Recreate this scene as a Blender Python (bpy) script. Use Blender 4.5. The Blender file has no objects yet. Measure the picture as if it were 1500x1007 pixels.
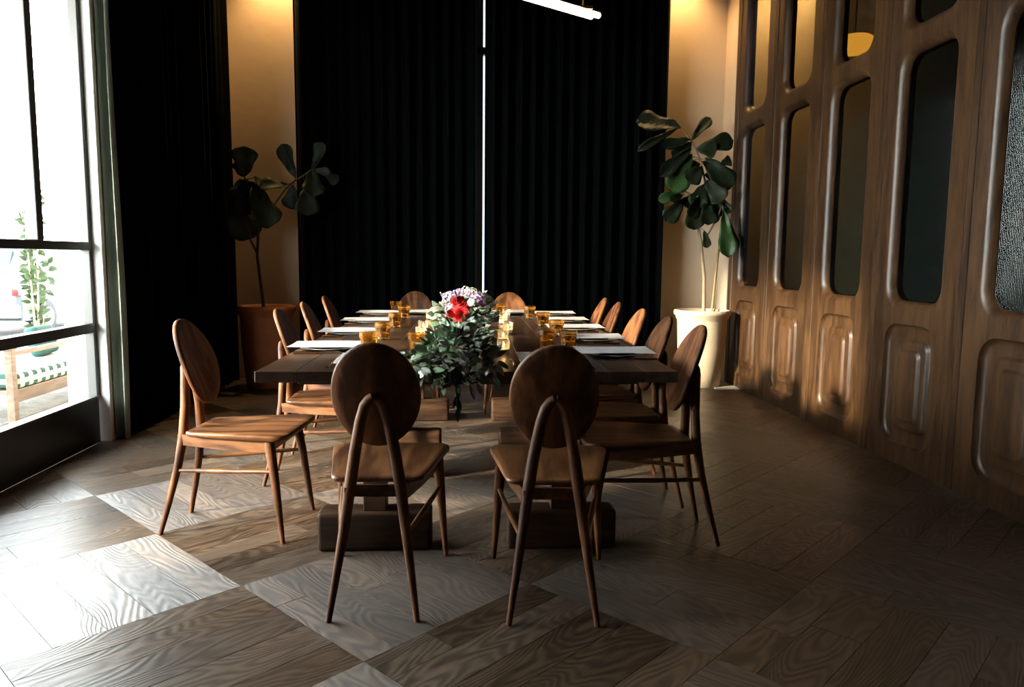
import bpy, bmesh, math, random
from mathutils import Vector, Matrix
from math import sin, cos, pi, radians, sqrt, atan2

random.seed(7)
S = bpy.context.scene
COL = S.collection

# ---------------------------------------------------------------- camera
cam_d = bpy.data.cameras.new('camera')
cam_d.sensor_fit = 'HORIZONTAL'; cam_d.sensor_width = 36.0; cam_d.lens = 26.32
cam_d.clip_start = 0.05; cam_d.clip_end = 400
cam = bpy.data.objects.new('camera', cam_d); COL.objects.link(cam)
PITCH, YAW, ROLL = radians(6.447), radians(3.684), radians(0.489)
_f = Vector((sin(YAW)*cos(PITCH), cos(YAW)*cos(PITCH), -sin(PITCH)))
_r = Vector((cos(YAW), -sin(YAW), 0)); _u = _r.cross(_f)
_r2 = _r*cos(ROLL)+_u*sin(ROLL); _u2 = -_r*sin(ROLL)+_u*cos(ROLL)
M = Matrix((( _r2.x, _u2.x, -_f.x), (_r2.y, _u2.y, -_f.y), (_r2.z, _u2.z, -_f.z))).to_4x4()
M.translation = Vector((0, 0, 1.17))
cam.matrix_world = M
S.camera = cam

# ---------------------------------------------------------------- world, sun, exposure
S.view_settings.view_transform = 'Standard'
S.view_settings.look = 'None'
S.view_settings.gamma = 1.0
S.view_settings.use_curve_mapping = False
S.view_settings.exposure = 0.0
SKY = 36.0
SUN = 21.0
w = bpy.data.worlds.new('world'); S.world = w; w.use_nodes = True
S.cycles.diffuse_bounces = 2; S.cycles.caustics_reflective = False; S.cycles.caustics_refractive = False; S.cycles.sample_clamp_indirect = 6.0; S.cycles.transparent_max_bounces = 16
nt = w.node_tree; nt.nodes.clear()
wo = nt.nodes.new('ShaderNodeOutputWorld'); bg = nt.nodes.new('ShaderNodeBackground')
tc = nt.nodes.new('ShaderNodeTexCoord'); sx = nt.nodes.new('ShaderNodeSeparateXYZ'); rp = nt.nodes.new('ShaderNodeValToRGB')
nt.links.new(tc.outputs['Generated'], sx.inputs[0]); nt.links.new(sx.outputs['Z'], rp.inputs[0])
# clear low-sun sky: pale and bright towards the horizon, deeper towards the zenith
rp.color_ramp.elements[0].color = (1.0, 0.985, 0.94, 1); rp.color_ramp.elements[1].color = (0.26, 0.32, 0.42, 1)
e_ = rp.color_ramp.elements.new(0.30); e_.color = (0.80, 0.83, 0.85, 1)
nt.links.new(rp.outputs[0], bg.inputs[0]); bg.inputs[1].default_value = SKY
nt.links.new(bg.outputs[0], wo.inputs[0])
sun_d = bpy.data.lights.new('sun', 'SUN'); sun_d.energy = SUN; sun_d.angle = radians(4.0); sun_d.color = (1.0, 0.84, 0.64)
sun = bpy.data.objects.new('sun', sun_d); COL.objects.link(sun)
sd = Vector((1.0, 0.50, -0.385)).normalized()
sun.rotation_euler = sd.to_track_quat('-Z', 'Y').to_euler(); sun.location = (-8, -4, 6)

# ---------------------------------------------------------------- helpers
def new_mat(name):
    m = bpy.data.materials.new(name); m.use_nodes = True
    n = m.node_tree; return m, n, n.nodes['Principled BSDF']
def mat(name, col, rough=0.5, metal=0.0, spec=0.5, sheen=0.0, bump=0.0, bscale=40.0, var=0.0, coat=0.0):
    m, n, b = new_mat(name)
    b.inputs['Base Color'].default_value = (*col, 1); b.inputs['Roughness'].default_value = rough
    b.inputs['Metallic'].default_value = metal; b.inputs['Specular IOR Level'].default_value = spec
    b.inputs['Sheen Weight'].default_value = sheen; b.inputs['Coat Weight'].default_value = coat
    if bump or var:
        t = n.nodes.new('ShaderNodeTexCoord'); no = n.nodes.new('ShaderNodeTexNoise')
        no.inputs['Scale'].default_value = bscale; no.inputs['Detail'].default_value = 5
        n.links.new(t.outputs['Object'], no.inputs['Vector'])
        if bump:
            bp = n.nodes.new('ShaderNodeBump'); bp.inputs['Strength'].default_value = bump; bp.inputs['Distance'].default_value = 0.01
            n.links.new(no.outputs['Fac'], bp.inputs['Height']); n.links.new(bp.outputs[0], b.inputs['Normal'])
        if var:
            n2 = n.nodes.new('ShaderNodeTexNoise'); n2.inputs['Scale'].default_value = bscale*0.12; n2.inputs['Detail'].default_value = 4
            n.links.new(t.outputs['Object'], n2.inputs['Vector'])
            cr = n.nodes.new('ShaderNodeValToRGB')
            cr.color_ramp.elements[0].position = 0.3; cr.color_ramp.elements[1].position = 0.7
            cr.color_ramp.elements[0].color = (*[c*(1-var) for c in col], 1); cr.color_ramp.elements[1].color = (*[min(1, c*(1+var)) for c in col], 1)
            n.links.new(n2.outputs['Fac'], cr.inputs[0]); n.links.new(cr.outputs[0], b.inputs['Base Color'])
    return m
def wood(name, dark, light, axis='X', rough=0.45, scale=1.0, bump=0.15, spec=0.4, objvar=0.25, coat=0.0, figure=1.0, aniso=0.0, st=0.13, amp=0.17):
    """oak / walnut: stretched rings with cathedral figure plus fine pores, grain along the given local axis"""
    m, n, b = new_mat(name); L = n.links.new
    t = n.nodes.new('ShaderNodeTexCoord'); oi = n.nodes.new('ShaderNodeObjectInfo')
    mp = n.nodes.new('ShaderNodeMapping')
    sc = {'X': (st, 1, 1), 'Y': (1, st, 1), 'Z': (1, 1, st)}[axis]
    mp.inputs['Scale'].default_value = [v*scale for v in sc]
    va = n.nodes.new('ShaderNodeVectorMath'); va.operation = 'ADD'
    vm = n.nodes.new('ShaderNodeVectorMath'); vm.operation = 'SCALE'; vm.inputs[0].default_value = (7.3, 5.1, 9.7)
    L(oi.outputs['Random'], vm.inputs['Scale']); L(t.outputs['Object'], mp.inputs['Vector'])
    L(mp.outputs[0], va.inputs[0]); L(vm.outputs[0], va.inputs[1])
    n1 = n.nodes.new('ShaderNodeTexNoise'); n1.inputs['Scale'].default_value = 6.0; n1.inputs['Detail'].default_value = 2.0; n1.inputs['Roughness'].default_value = 0.45
    L(va.outputs[0], n1.inputs['Vector'])
    mu = n.nodes.new('ShaderNodeMath'); mu.operation = 'MULTIPLY'; mu.inputs[1].default_value = 55.0*figure
    L(n1.outputs['Fac'], mu.inputs[0])
    si = n.nodes.new('ShaderNodeMath'); si.operation = 'SINE'; L(mu.outputs[0], si.inputs[0])
    n2 = n.nodes.new('ShaderNodeTexNoise'); n2.inputs['Scale'].default_value = 60.0; n2.inputs['Detail'].default_value = 3.0
    L(va.outputs[0], n2.inputs['Vector'])
    n3 = n.nodes.new('ShaderNodeTexNoise'); n3.inputs['Scale'].default_value = 3.0; n3.inputs['Detail'].default_value = 2.0
    L(va.outputs[0], n3.inputs['Vector'])
    a1 = n.nodes.new('ShaderNodeMath'); a1.operation = 'MULTIPLY_ADD'; a1.inputs[1].default_value = amp; a1.inputs[2].default_value = -0.42
    L(si.outputs[0], a1.inputs[0])
    a2 = n.nodes.new('ShaderNodeMath'); a2.operation = 'ADD'; L(a1.outputs[0], a2.inputs[0]); L(n2.outputs['Fac'], a2.inputs[1])
    a3 = n.nodes.new('ShaderNodeMath'); a3.operation = 'MULTIPLY_ADD'; a3.inputs[1].default_value = 0.85; L(n3.outputs['Fac'], a3.inputs[0]); L(a2.outputs[0], a3.inputs[2])
    cr = n.nodes.new('ShaderNodeValToRGB'); cr.color_ramp.elements[0].position = 0.2; cr.color_ramp.elements[1].position = 0.85
    cr.color_ramp.elements[0].color = (*dark, 1); cr.color_ramp.elements[1].color = (*light, 1)
    L(a3.outputs[0], cr.inputs[0])
    mr = n.nodes.new('ShaderNodeMapRange'); mr.inputs['To Min'].default_value = 1-objvar; mr.inputs['To Max'].default_value = 1+objvar
    L(oi.outputs['Random'], mr.inputs['Value'])
    mx = n.nodes.new('ShaderNodeVectorMath'); mx.operation = 'SCALE'; L(cr.outputs[0], mx.inputs[0]); L(mr.outputs[0], mx.inputs['Scale'])
    L(mx.outputs[0], b.inputs['Base Color'])
    bp = n.nodes.new('ShaderNodeBump'); bp.inputs['Strength'].default_value = bump; bp.inputs['Distance'].default_value = 0.004
    L(a2.outputs[0], bp.inputs['Height']); L(bp.outputs[0], b.inputs['Normal'])
    b.inputs['Roughness'].default_value = rough; b.inputs['Specular IOR Level'].default_value = spec; b.inputs['Coat Weight'].default_value = coat
    b.inputs['Coat Roughness'].default_value = 0.25
    if aniso:
        vt = n.nodes.new('ShaderNodeVectorTransform'); vt.vector_type = 'VECTOR'; vt.convert_from = 'OBJECT'; vt.convert_to = 'WORLD'
        vt.inputs[0].default_value = {'X': (0, 1, 0), 'Y': (1, 0, 0), 'Z': (1, 0, 0)}[axis]   # rough across the pores
        b.inputs['Anisotropic'].default_value = aniso; L(vt.outputs[0], b.inputs['Tangent'])
    return m
def clear_mat(name, col, gloss_rough=0.03, gloss=1.0, transl=0.0, ior=1.45, ribs=0.0, rib_axis='Y'):
    """thin glass: tinted see-through plus Fresnel reflection"""
    m = bpy.data.materials.new(name); m.use_nodes = True; n = m.node_tree; n.nodes.clear(); L = n.links.new
    o = n.nodes.new('ShaderNodeOutputMaterial'); t = n.nodes.new('ShaderNodeBsdfTransparent'); t.inputs[0].default_value = (*col, 1)
    g = n.nodes.new('ShaderNodeBsdfGlossy'); g.inputs['Roughness'].default_value = gloss_rough; g.inputs[0].default_value = (gloss, gloss, gloss, 1)
    fr = n.nodes.new('ShaderNodeFresnel'); fr.inputs['IOR'].default_value = ior
    ge = n.nodes.new('ShaderNodeNewGeometry'); fm = n.nodes.new('ShaderNodeMath'); fm.operation = 'MULTIPLY_ADD'   # reflect on the entry face only
    iv = n.nodes.new('ShaderNodeMath'); iv.operation = 'SUBTRACT'; iv.inputs[0].default_value = 1.0; L(ge.outputs['Backfacing'], iv.inputs[1])
    fm.inputs[2].default_value = 0.0; L(fr.outputs[0], fm.inputs[0]); L(iv.outputs[0], fm.inputs[1])
    mx = n.nodes.new('ShaderNodeMixShader'); L(fm.outputs[0], mx.inputs[0])
    base = t.outputs[0]
    if transl:
        tr = n.nodes.new('ShaderNodeBsdfTranslucent'); tr.inputs[0].default_value = (*col, 1)
        m2 = n.nodes.new('ShaderNodeMixShader'); m2.inputs[0].default_value = transl
        L(t.outputs[0], m2.inputs[1]); L(tr.outputs[0], m2.inputs[2]); base = m2.outputs[0]
    L(base, mx.inputs[1]); L(g.outputs[0], mx.inputs[2]); L(mx.outputs[0], o.inputs[0])
    if ribs:
        tcn = n.nodes.new('ShaderNodeTexCoord'); wv = n.nodes.new('ShaderNodeTexWave'); wv.bands_direction = rib_axis
        wv.inputs['Scale'].default_value = 28.0; wv.inputs['Distortion'].default_value = 0.0
        L(tcn.outputs['Object'], wv.inputs['Vector'])
        bp = n.nodes.new('ShaderNodeBump'); bp.inputs['Strength'].default_value = ribs; bp.inputs['Distance'].default_value = 0.006
        L(wv.outputs['Fac'], bp.inputs['Height']); L(bp.outputs[0], g.inputs['Normal'])
    return m
def emit(name, col, st):
    m = bpy.data.materials.new(name); m.use_nodes = True; n = m.node_tree; n.nodes.clear()
    o = n.nodes.new('ShaderNodeOutputMaterial'); e = n.nodes.new('ShaderNodeEmission'); e.inputs[0].default_value = (*col, 1); e.inputs[1].default_value = st
    n.links.new(e.outputs[0], o.inputs[0]); return m

def obj(name, bm, m, parent=None, smooth=True, loc=None, rot=None, angle=40):
    if isinstance(bm, bmesh.types.BMesh):
        me = bpy.data.meshes.new(name)
        bmesh.ops.recalc_face_normals(bm, faces=bm.faces[:])
        bm.to_mesh(me); bm.free()
        if smooth:
            for p in me.polygons: p.use_smooth = True
            try: me.set_sharp_from_angle(angle=radians(angle))
            except Exception: pass
        if m: me.materials.append(m)
    else: me = bm
    o = bpy.data.objects.new(name, me); COL.objects.link(o)
    if parent: o.parent = parent
    if loc is not None: o.location = loc
    if rot is not None: o.rotation_euler = rot
    return o
def tag(o, label=None, cat=None, group=None, kind=None):
    if label: o['label'] = label
    if cat: o['category'] = cat
    if group: o['group'] = group
    if kind: o['kind'] = kind
    return o
def thing(name, label, cat, loc=(0, 0, 0), rz=0.0, group=None):
    o = bpy.data.objects.new(name, None); COL.objects.link(o); o.empty_display_size = 0.1
    o.location = loc; o.rotation_euler = (0, 0, rz)
    return tag(o, label, cat, group)
def struct(name, loc=(0, 0, 0)):
    o = bpy.data.objects.new(name, None); COL.objects.link(o); o.location = loc; o['kind'] = 'structure'; return o
def kids(o): return [c for c in KID.get(o.name, [])]
KID = {}
def dup(root, loc, rz, label):
    def rec(o, parent):
        c = o.copy(); COL.objects.link(c)
        if parent: c.parent = parent
        for ch in list(o.children): rec(ch, c)
        return c
    r = rec(root, None); r.location = loc; r.rotation_euler = (0, 0, rz); r['label'] = label
    return r

def box(bm, x0, x1, y0, y1, z0, z1, bev=0.0, seg=2):
    r = bmesh.ops.create_cube(bm, size=1.0); vs = r['verts']
    for v in vs:
        v.co = Vector(((x0+x1)/2+v.co.x*(x1-x0), (y0+y1)/2+v.co.y*(y1-y0), (z0+z1)/2+v.co.z*(z1-z0)))
    if bev:
        es = list({e for v in vs for e in v.link_edges})
        bmesh.ops.bevel(bm, geom=es, offset=bev, segments=seg, affect='EDGES', profile=0.6)
    return bm
def B(*a, **k): return box(bmesh.new(), *a, **k)
def tube(bm, pts, rad, n=10, cap=True):
    pts = [Vector(p) for p in pts]; rings = []
    if not hasattr(rad, '__len__'): rad = [rad]*len(pts)
    up = None
    for i, p in enumerate(pts):
        d = (pts[min(i+1, len(pts)-1)]-pts[max(i-1, 0)]).normalized()
        if up is None:
            up = Vector((0, 0, 1)) if abs(d.z) < 0.9 else Vector((1, 0, 0))
        x = d.cross(up).normalized(); y = x.cross(d).normalized(); up = y
        rings.append([bm.verts.new(p+(x*cos(2*pi*k/n)+y*sin(2*pi*k/n))*rad[i]) for k in range(n)])
    for a, b in zip(rings, rings[1:]):
        for k in range(n): bm.faces.new((a[k], a[(k+1) % n], b[(k+1) % n], b[k]))
    if cap:
        bm.faces.new(rings[0][::-1]); bm.faces.new(rings[-1])
    return bm
def lathe(bm, prof, n=32, c=(0, 0), flute=0.0, nf=0):
    rings = []
    for r, z in prof:
        if r < 1e-5: rings.append([bm.verts.new((c[0], c[1], z))]); continue
        rings.append([bm.verts.new((c[0]+r*(1+flute*cos(nf*2*pi*k/n))*cos(2*pi*k/n), c[1]+r*(1+flute*cos(nf*2*pi*k/n))*sin(2*pi*k/n), z)) for k in range(n)])
    for a, b in zip(rings, rings[1:]):
        for k in range(n):
            k2 = (k+1) % n
            if len(a) == 1 and len(b) == 1: continue
            if len(a) == 1: bm.faces.new((a[0], b[k2], b[k]))
            elif len(b) == 1: bm.faces.new((a[k], a[k2], b[0]))
            else: bm.faces.new((a[k], a[k2], b[k2], b[k]))
    return bm
def loft(bm, loops, cap0=True, cap1=True):
    rs = [[bm.verts.new(p) for p in lp] for lp in loops]; n = len(rs[0])
    for a, b in zip(rs, rs[1:]):
        for k in range(n): bm.faces.new((a[k], a[(k+1) % n], b[(k+1) % n], b[k]))
    if cap0: bm.faces.new(rs[0][::-1])
    if cap1: bm.faces.new(rs[-1])
    return bm

# ---------------------------------------------------------------- materials
M_floor = [wood('oak_floor_%s' % n_, d, l, 'X', rough=0.43, bump=0.3, spec=0.85, objvar=0.28, figure=4.2, aniso=0.60, scale=0.62, st=0.26, amp=0.26)
           for n_, d, l in (('warm', (0.040, 0.024, 0.014), (0.118, 0.076, 0.047)), ('grey', (0.050, 0.034, 0.023), (0.130, 0.092, 0.063)))]
M_sub = mat('floor_gap', (0.012, 0.008, 0.006), 0.9)
M_wall = mat('cream_plaster', (0.64, 0.50, 0.35), 0.85, bump=0.25, bscale=9, var=0.10)
M_white = mat('white_paint', (0.80, 0.80, 0.77), 0.6)
M_dark = mat('dark_wall_paint', (0.015, 0.013, 0.012), 0.8)
M_ceil = mat('dark_ceiling_paint', (0.02, 0.018, 0.016), 0.9)
M_steel = mat('dark_grey_steel', (0.045, 0.047, 0.048), 0.35, spec=0.5)
M_curt = mat('dark_green_velvet', (0.0025, 0.0034, 0.0037), 0.9, spec=0.08, sheen=0.02, bump=0.15, bscale=90)
M_oakwall = wood('brown_oak_panel', (0.022, 0.0095, 0.0038), (0.074, 0.036, 0.0145), 'Z', rough=0.40, bump=0.15, objvar=0.10, figure=0.45, scale=1.5)
M_chair = wood('walnut_chair', (0.050, 0.016, 0.0055), (0.165, 0.064, 0.023), 'Z', rough=0.52, bump=0.06, objvar=0.15, figure=0.5, amp=0.28, spec=0.22, scale=1.2)
M_seat = wood('walnut_seat', (0.062, 0.021, 0.007), (0.20, 0.085, 0.032), 'X', rough=0.38, bump=0.06, objvar=0.15, figure=0.5, amp=0.28, spec=0.35, scale=1.2)
M_table = wood('dark_table_wood', (0.018, 0.008, 0.0045), (0.060, 0.029, 0.015), 'Y', rough=0.30, bump=0.015, objvar=0.13, figure=0.5)
M_tbase = wood('table_base_wood', (0.022, 0.010, 0.005), (0.075, 0.036, 0.017), 'X', spec=0.2, rough=0.55, bump=0.1, objvar=0.2, figure=0.5)
M_pane = clear_mat('window_glass', (0.96, 0.985, 0.975), 0.0, 1.0)
M_pane2 = clear_mat('smoked_window_glass', (0.21, 0.23, 0.25), 0.0, 1.0)
M_reed = clear_mat('reeded_glass', (0.42, 0.45, 0.44), 0.09, 0.26, ribs=0.4, ior=1.55)
M_amber = clear_mat('amber_glass', (0.97, 0.74, 0.36), 0.03, 1.0, transl=0.10)
def refr(name, col, rough=0.0, ior=1.45):
    m, n, b = new_mat(name); b.inputs['Base Color'].default_value = (*col, 1); b.inputs['Transmission Weight'].default_value = 1.0
    b.inputs['Roughness'].default_value = rough; b.inputs['IOR'].default_value = ior; return m
M_amber = refr('amber_tumbler_glass', (1.0, 0.69, 0.27))
_n = M_amber.node_tree; _t = _n.nodes.new('ShaderNodeBsdfTranslucent'); _t.inputs[0].default_value = (1.0, 0.50, 0.10, 1)
_m = _n.nodes.new('ShaderNodeMixShader'); _m.inputs[0].default_value = 0.09
_n.links.new(_n.nodes['Principled BSDF'].outputs[0], _m.inputs[1]); _n.links.new(_t.outputs[0], _m.inputs[2]); _n.links.new(_m.outputs[0], _n.nodes['Material Output'].inputs[0])
M_votive = clear_mat('clear_votive_glass', (0.97, 0.93, 0.85), 0.05, 1.0, transl=0.15)
M_wax = mat('cream_wax', (0.85, 0.72, 0.50), 0.5)
M_flame = emit('candle_flame', (1.0, 0.62, 0.22), 18)
M_paper = mat('white_paper', (0.84, 0.81, 0.78), 0.7)
M_plate = mat('charcoal_stoneware', (0.035, 0.037, 0.040), 0.28)
M_rim = mat('grey_plate_rim', (0.42, 0.42, 0.41), 0.3)
M_napkin = mat('dark_linen', (0.020, 0.022, 0.026), 0.9, bump=0.2, bscale=150)
M_gold = mat('brushed_copper_cutlery', (0.80, 0.46, 0.28), 0.22, metal=1.0)
M_terra = mat('terracotta', (0.40, 0.135, 0.045), 0.75, bump=0.2, bscale=25, var=0.18)
M_cream = mat('cream_terracotta', (0.56, 0.45, 0.31), 0.75, bump=0.2, bscale=25, var=0.10)
M_soil = mat('potting_soil', (0.035, 0.022, 0.014), 0.95, bump=0.8, bscale=60)
M_bark = mat('grey_bark', (0.30, 0.22, 0.14), 0.8, bump=0.5, bscale=60, var=0.25)
M_bark2 = mat('dark_bark', (0.07, 0.045, 0.03), 0.85, bump=0.5, bscale=60, var=0.25)
def leafmat(name, col, rough=0.4, tr=0.12):
    m, n, b = new_mat(name); L = n.links.new
    b.inputs['Roughness'].default_value = rough; b.inputs['Specular IOR Level'].default_value = 0.35
    oi = n.nodes.new('ShaderNodeObjectInfo'); mr = n.nodes.new('ShaderNodeMapRange'); mr.inputs['To Min'].default_value = 0.65; mr.inputs['To Max'].default_value = 1.4
    L(oi.outputs['Random'], mr.inputs['Value'])
    vs = n.nodes.new('ShaderNodeVectorMath'); vs.operation = 'SCALE'; vs.inputs[0].default_value = col; L(mr.outputs[0], vs.inputs['Scale'])
    L(vs.outputs[0], b.inputs['Base Color'])
    t = n.nodes.new('ShaderNodeTexCoord'); no = n.nodes.new('ShaderNodeTexNoise'); no.inputs['Scale'].default_value = 14
    L(t.outputs['Object'], no.inputs['Vector']); bp = n.nodes.new('ShaderNodeBump'); bp.inputs['Strength'].default_value = 0.3; bp.inputs['Distance'].default_value = 0.01
    L(no.outputs['Fac'], bp.inputs['Height']); L(bp.outputs[0], b.inputs['Normal'])
    o = n.nodes['Material Output']; ts = n.nodes.new('ShaderNodeBsdfTranslucent'); L(vs.outputs[0], ts.inputs[0])
    mx = n.nodes.new('ShaderNodeMixShader'); mx.inputs[0].default_value = tr; L(b.outputs[0], mx.inputs[1]); L(ts.outputs[0], mx.inputs[2]); L(mx.outputs[0], o.inputs[0])
    return m
M_fig = leafmat('fiddle_leaf_green', (0.011, 0.020, 0.007), 0.52)
M_fig_sunlit = leafmat('fiddle_leaf_green_sunlit', (0.040, 0.095, 0.022))  # sunlit copy of the leaf green: the sunlight is put into the colour
M_eu = leafmat('eucalyptus_grey_green', (0.28, 0.34, 0.25), 0.55, 0.15)
M_ru = leafmat('ruscus_green', (0.085, 0.155, 0.065), 0.4, 0.15)
M_dk = leafmat('salal_dark_green', (0.016, 0.035, 0.012), 0.35, 0.1)
M_red = mat('red_petals', (0.60, 0.012, 0.015), 0.5, sheen=0.2)
M_lilac = mat('lilac_petals', (0.50, 0.33, 0.58), 0.6)
M_wht = mat('white_petals', (0.72, 0.70, 0.62), 0.6)
M_brass = mat('aged_brass', (0.55, 0.34, 0.12), 0.3, metal=1.0)
M_tube = emit('warm_lamp_tube', (1.0, 0.78, 0.50), 6.0)

# ---------------------------------------------------------------- room shell
XL, XR, YB, YF, ZC = -2.29, 2.52, 7.35, -1.6, 4.2
# floor: sub floor plus oak basket-weave planks
floor = struct('floor')
obj('subfloor', B(XL-0.2, 3.2, YF, YB+0.1, -0.10, -0.016), M_sub, floor, smooth=False)
SQ = 0.7325; ang_u = radians(-46.5); U = Vector((cos(ang_u), sin(ang_u))); V = Vector((-U.y, U.x)); O = Vector((-0.29, 2.085))
planks = []
for i in range(-14, 15):
    for j in range(-14, 15):
        c = O + U*SQ*(i-0.5) + V*SQ*(j+0.5)
        if not (XL-0.5 < c.x < 3.2 and YF < c.y < YB+0.4): continue
        along_u = (i+j) % 2 == 0
        d, e = (U, V) if along_u else (V, U)
        n_p = 5; wds = [random.uniform(0.8, 1.25) for _ in range(n_p)]; tot = sum(wds); q = -SQ/2
        for wd in wds:
            wp = wd/tot*SQ; mid = q+wp/2; q += wp
            if random.random() < 0.35:
                cut = random.uniform(0.3, 0.7); segs = [(-SQ/2, -SQ/2+SQ*cut), (-SQ/2+SQ*cut, SQ/2)]
            else: segs = [(-SQ/2, SQ/2)]
            for s0, s1 in segs:
                pc = c + d*((s0+s1)/2) + e*mid
                if not (XL-0.4 < pc.x < XR+0.4 and YF-0.4 < pc.y < YB+0.4): continue
                planks.append((pc, atan2(d.y, d.x), s1-s0, wp, along_u))
def clip(bm, pc, an):
    Mi = (Matrix.Translation((pc.x, pc.y, 0)) @ Matrix.Rotation(an, 4, 'Z')).inverted()
    for co, no in (((XL+0.001, 0, 0), (-1, 0, 0)), ((XR+0.06, 0, 0), (1, 0, 0)), ((0, YB+0.04, 0), (0, 1, 0)), ((0, YF, 0), (0, -1, 0))):
        r = bmesh.ops.bisect_plane(bm, geom=bm.verts[:]+bm.edges[:]+bm.faces[:], plane_co=Mi @ Vector(co), plane_no=Mi.to_3x3() @ Vector(no), clear_outer=True)
        es = [e for e in r['geom_cut'] if isinstance(e, bmesh.types.BMEdge)]
        if es: bmesh.ops.contextual_create(bm, geom=es)
    return bm
def seen(p):
    v = Vector((p.x, p.y, -1.17)); dz = v.dot(_f)
    if dz < 0.4: return 0
    x = v.dot(_r2)/dz*1096.7; y = v.dot(_u2)/dz*1096.7
    return 1/dz if abs(x) < 830 and y > -580 else 0
planks.sort(key=lambda p: -seen(p[0]))
rest = {0: bmesh.new(), 1: bmesh.new()}
for k, (pc, an, ln, wp, au) in enumerate(planks):
    g = 0.0010; zj = random.uniform(-0.0003, 0.0003)
    if k < 300 and seen(pc) > 0:
        pb = clip(B(-ln/2+g, ln/2-g, -wp/2+g, wp/2-g, -0.016, 0.0), pc, an)
        if not pb.faces: pb.free(); continue
        obj('plank', pb, M_floor[0 if random.random() < .5 else 1], floor, smooth=False, loc=(pc.x, pc.y, zj), rot=(0, 0, an))
    else:
        b2 = clip(B(-ln/2+g, ln/2-g, -wp/2+g, wp/2-g, -0.016, zj), pc, an)
        me = bpy.data.meshes.new('tmp'); b2.transform(Matrix.Translation((pc.x, pc.y, 0)) @ Matrix.Rotation(an, 4, 'Z') if not au else Matrix.Translation((pc.x, pc.y, 0)) @ Matrix.Rotation(an, 4, 'Z'))
        b2.to_mesh(me); b2.free(); rest[int(au)].from_mesh(me); bpy.data.meshes.remove(me)
for au, b2 in rest.items():
    an = atan2(U.y, U.x) if au else atan2(V.y, V.x)
    b2.transform(Matrix.Rotation(-an, 4, 'Z'))
    o = obj('distant_planks', b2, M_floor[au], floor, smooth=False, rot=(0, 0, an)); o['kind'] = 'stuff'

tag(obj('ceiling', B(XL-0.3, 3.4, YF-0.1, YB+0.3, ZC, ZC+0.1), M_ceil, smooth=False), kind='structure')
# back wall: plaster returns left and right, glazing between (behind the curtains)
bw = struct('wall_back')
obj('plaster_pier', B(XL-0.2, -1.45, YB, YB+0.2, 0, ZC), M_wall, bw, smooth=False)
obj('plaster_pier', B(1.80, 3.3, YB, YB+0.2, 0, ZC), M_wall, bw, smooth=False)
obj('sill_panel', B(-1.45, 1.80, YB+0.05, YB+0.2, 0, 0.3), M_dark, bw, smooth=False)
obj('head_panel', B(-1.45, 1.80, YB+0.05, YB+0.2, 3.9, ZC), M_dark, bw, smooth=False)
wb = struct('window_2')
fr = bmesh.new()
for x in (-1.42, -0.6, 0.148, 0.95, 1.77): box(fr, x-0.03, x+0.03, YB+0.06, YB+0.12, 0.3, 3.9)
for z in (0.33, 3.14, 3.87): box(fr, -1.45, 1.80, YB+0.06, YB+0.12, z-0.035, z+0.035)
obj('window_frame', fr, mat('grey_steel_frame', (0.20, 0.22, 0.24), 0.4), wb, smooth=False)
for x0, x1 in ((-1.39, -0.63), (-0.57, 0.118), (0.178, 0.92), (0.98, 1.74)):
    obj('pane', B(x0, x1, YB+0.085, YB+0.093, 0.36, 3.84), M_pane2, wb, smooth=False)
# left wall: window wall then a solid stretch behind the drape and behind the camera
WY0, WY1, WH = 2.08, 4.79, 3.15   # window wall: near jamb, far jamb, head height
lw = struct('wall_left')
obj('solid_wall', B(XL-0.25, XL, YF, WY0, 0, ZC), M_dark, lw, smooth=False)
obj('solid_wall', B(XL-0.25, XL, 4.92, YB+0.2, 0, ZC), M_wall, lw, smooth=False)
obj('head_panel', B(XL-0.12, XL, WY0, 4.92, WH, ZC), M_dark, lw, smooth=False)
tag(obj('trim_1', B(XL-0.10, XL+0.062, 4.80, 4.915, 0, ZC-0.2, bev=0.006), M_white, smooth=False), kind='structure')
wl = struct('window_1')
obj('base_panel', B(XL-0.06, XL+0.0, WY0, WY1, 0.0, 0.285, bev=0.004), mat('black_kick_panel', (0.008, 0.009, 0.010), 0.3), wl, smooth=False)
obj('sill', B(XL-0.06, XL+0.012, WY0, WY1, 0.285, 0.30, bev=0.003), M_steel, wl, smooth=False)
obj('transom', B(XL-0.05, XL+0.01, WY0, WY1, 0.695, 0.755, bev=0.004), M_steel, wl, smooth=False)
obj('transom', B(XL-0.05, XL+0.01, WY0, WY1, 1.20, 1.25, bev=0.004), M_steel, wl, smooth=False)
obj('frame_post', B(XL-0.05, XL+0.005, WY1-0.03, WY1+0.01, 0.28, WH, bev=0.003), M_steel, wl, smooth=False)
obj('frame_post', B(XL-0.05, XL+0.005, WY0, WY0+0.05, 0.28, WH, bev=0.003), M_steel, wl, smooth=False)
for y in (4.235, 3.09): obj('mullion', B(XL-0.05, XL+0.01, y-0.030, y+0.030, 1.25, WH, bev=0.004), M_steel, wl, smooth=False)
for y0, y1, z0, z1 in ((WY0, WY1, 0.3, 0.695), (WY0, WY1, 0.755, 1.2), (WY0, 3.09, 1.25, WH), (3.09, 4.235, 1.25, WH), (4.235, WY1, 1.25, WH)):
    obj('pane', B(XL-0.026, XL-0.020, y0+0.02, y1-0.02, z0, z1), M_pane, wl, smooth=False)
# wall behind the camera and the far end of the screen wall
tag(obj('wall_front', B(XL-0.3, 3.4, YF-0.15, YF, 0, ZC), M_dark, smooth=False), kind='structure')

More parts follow.
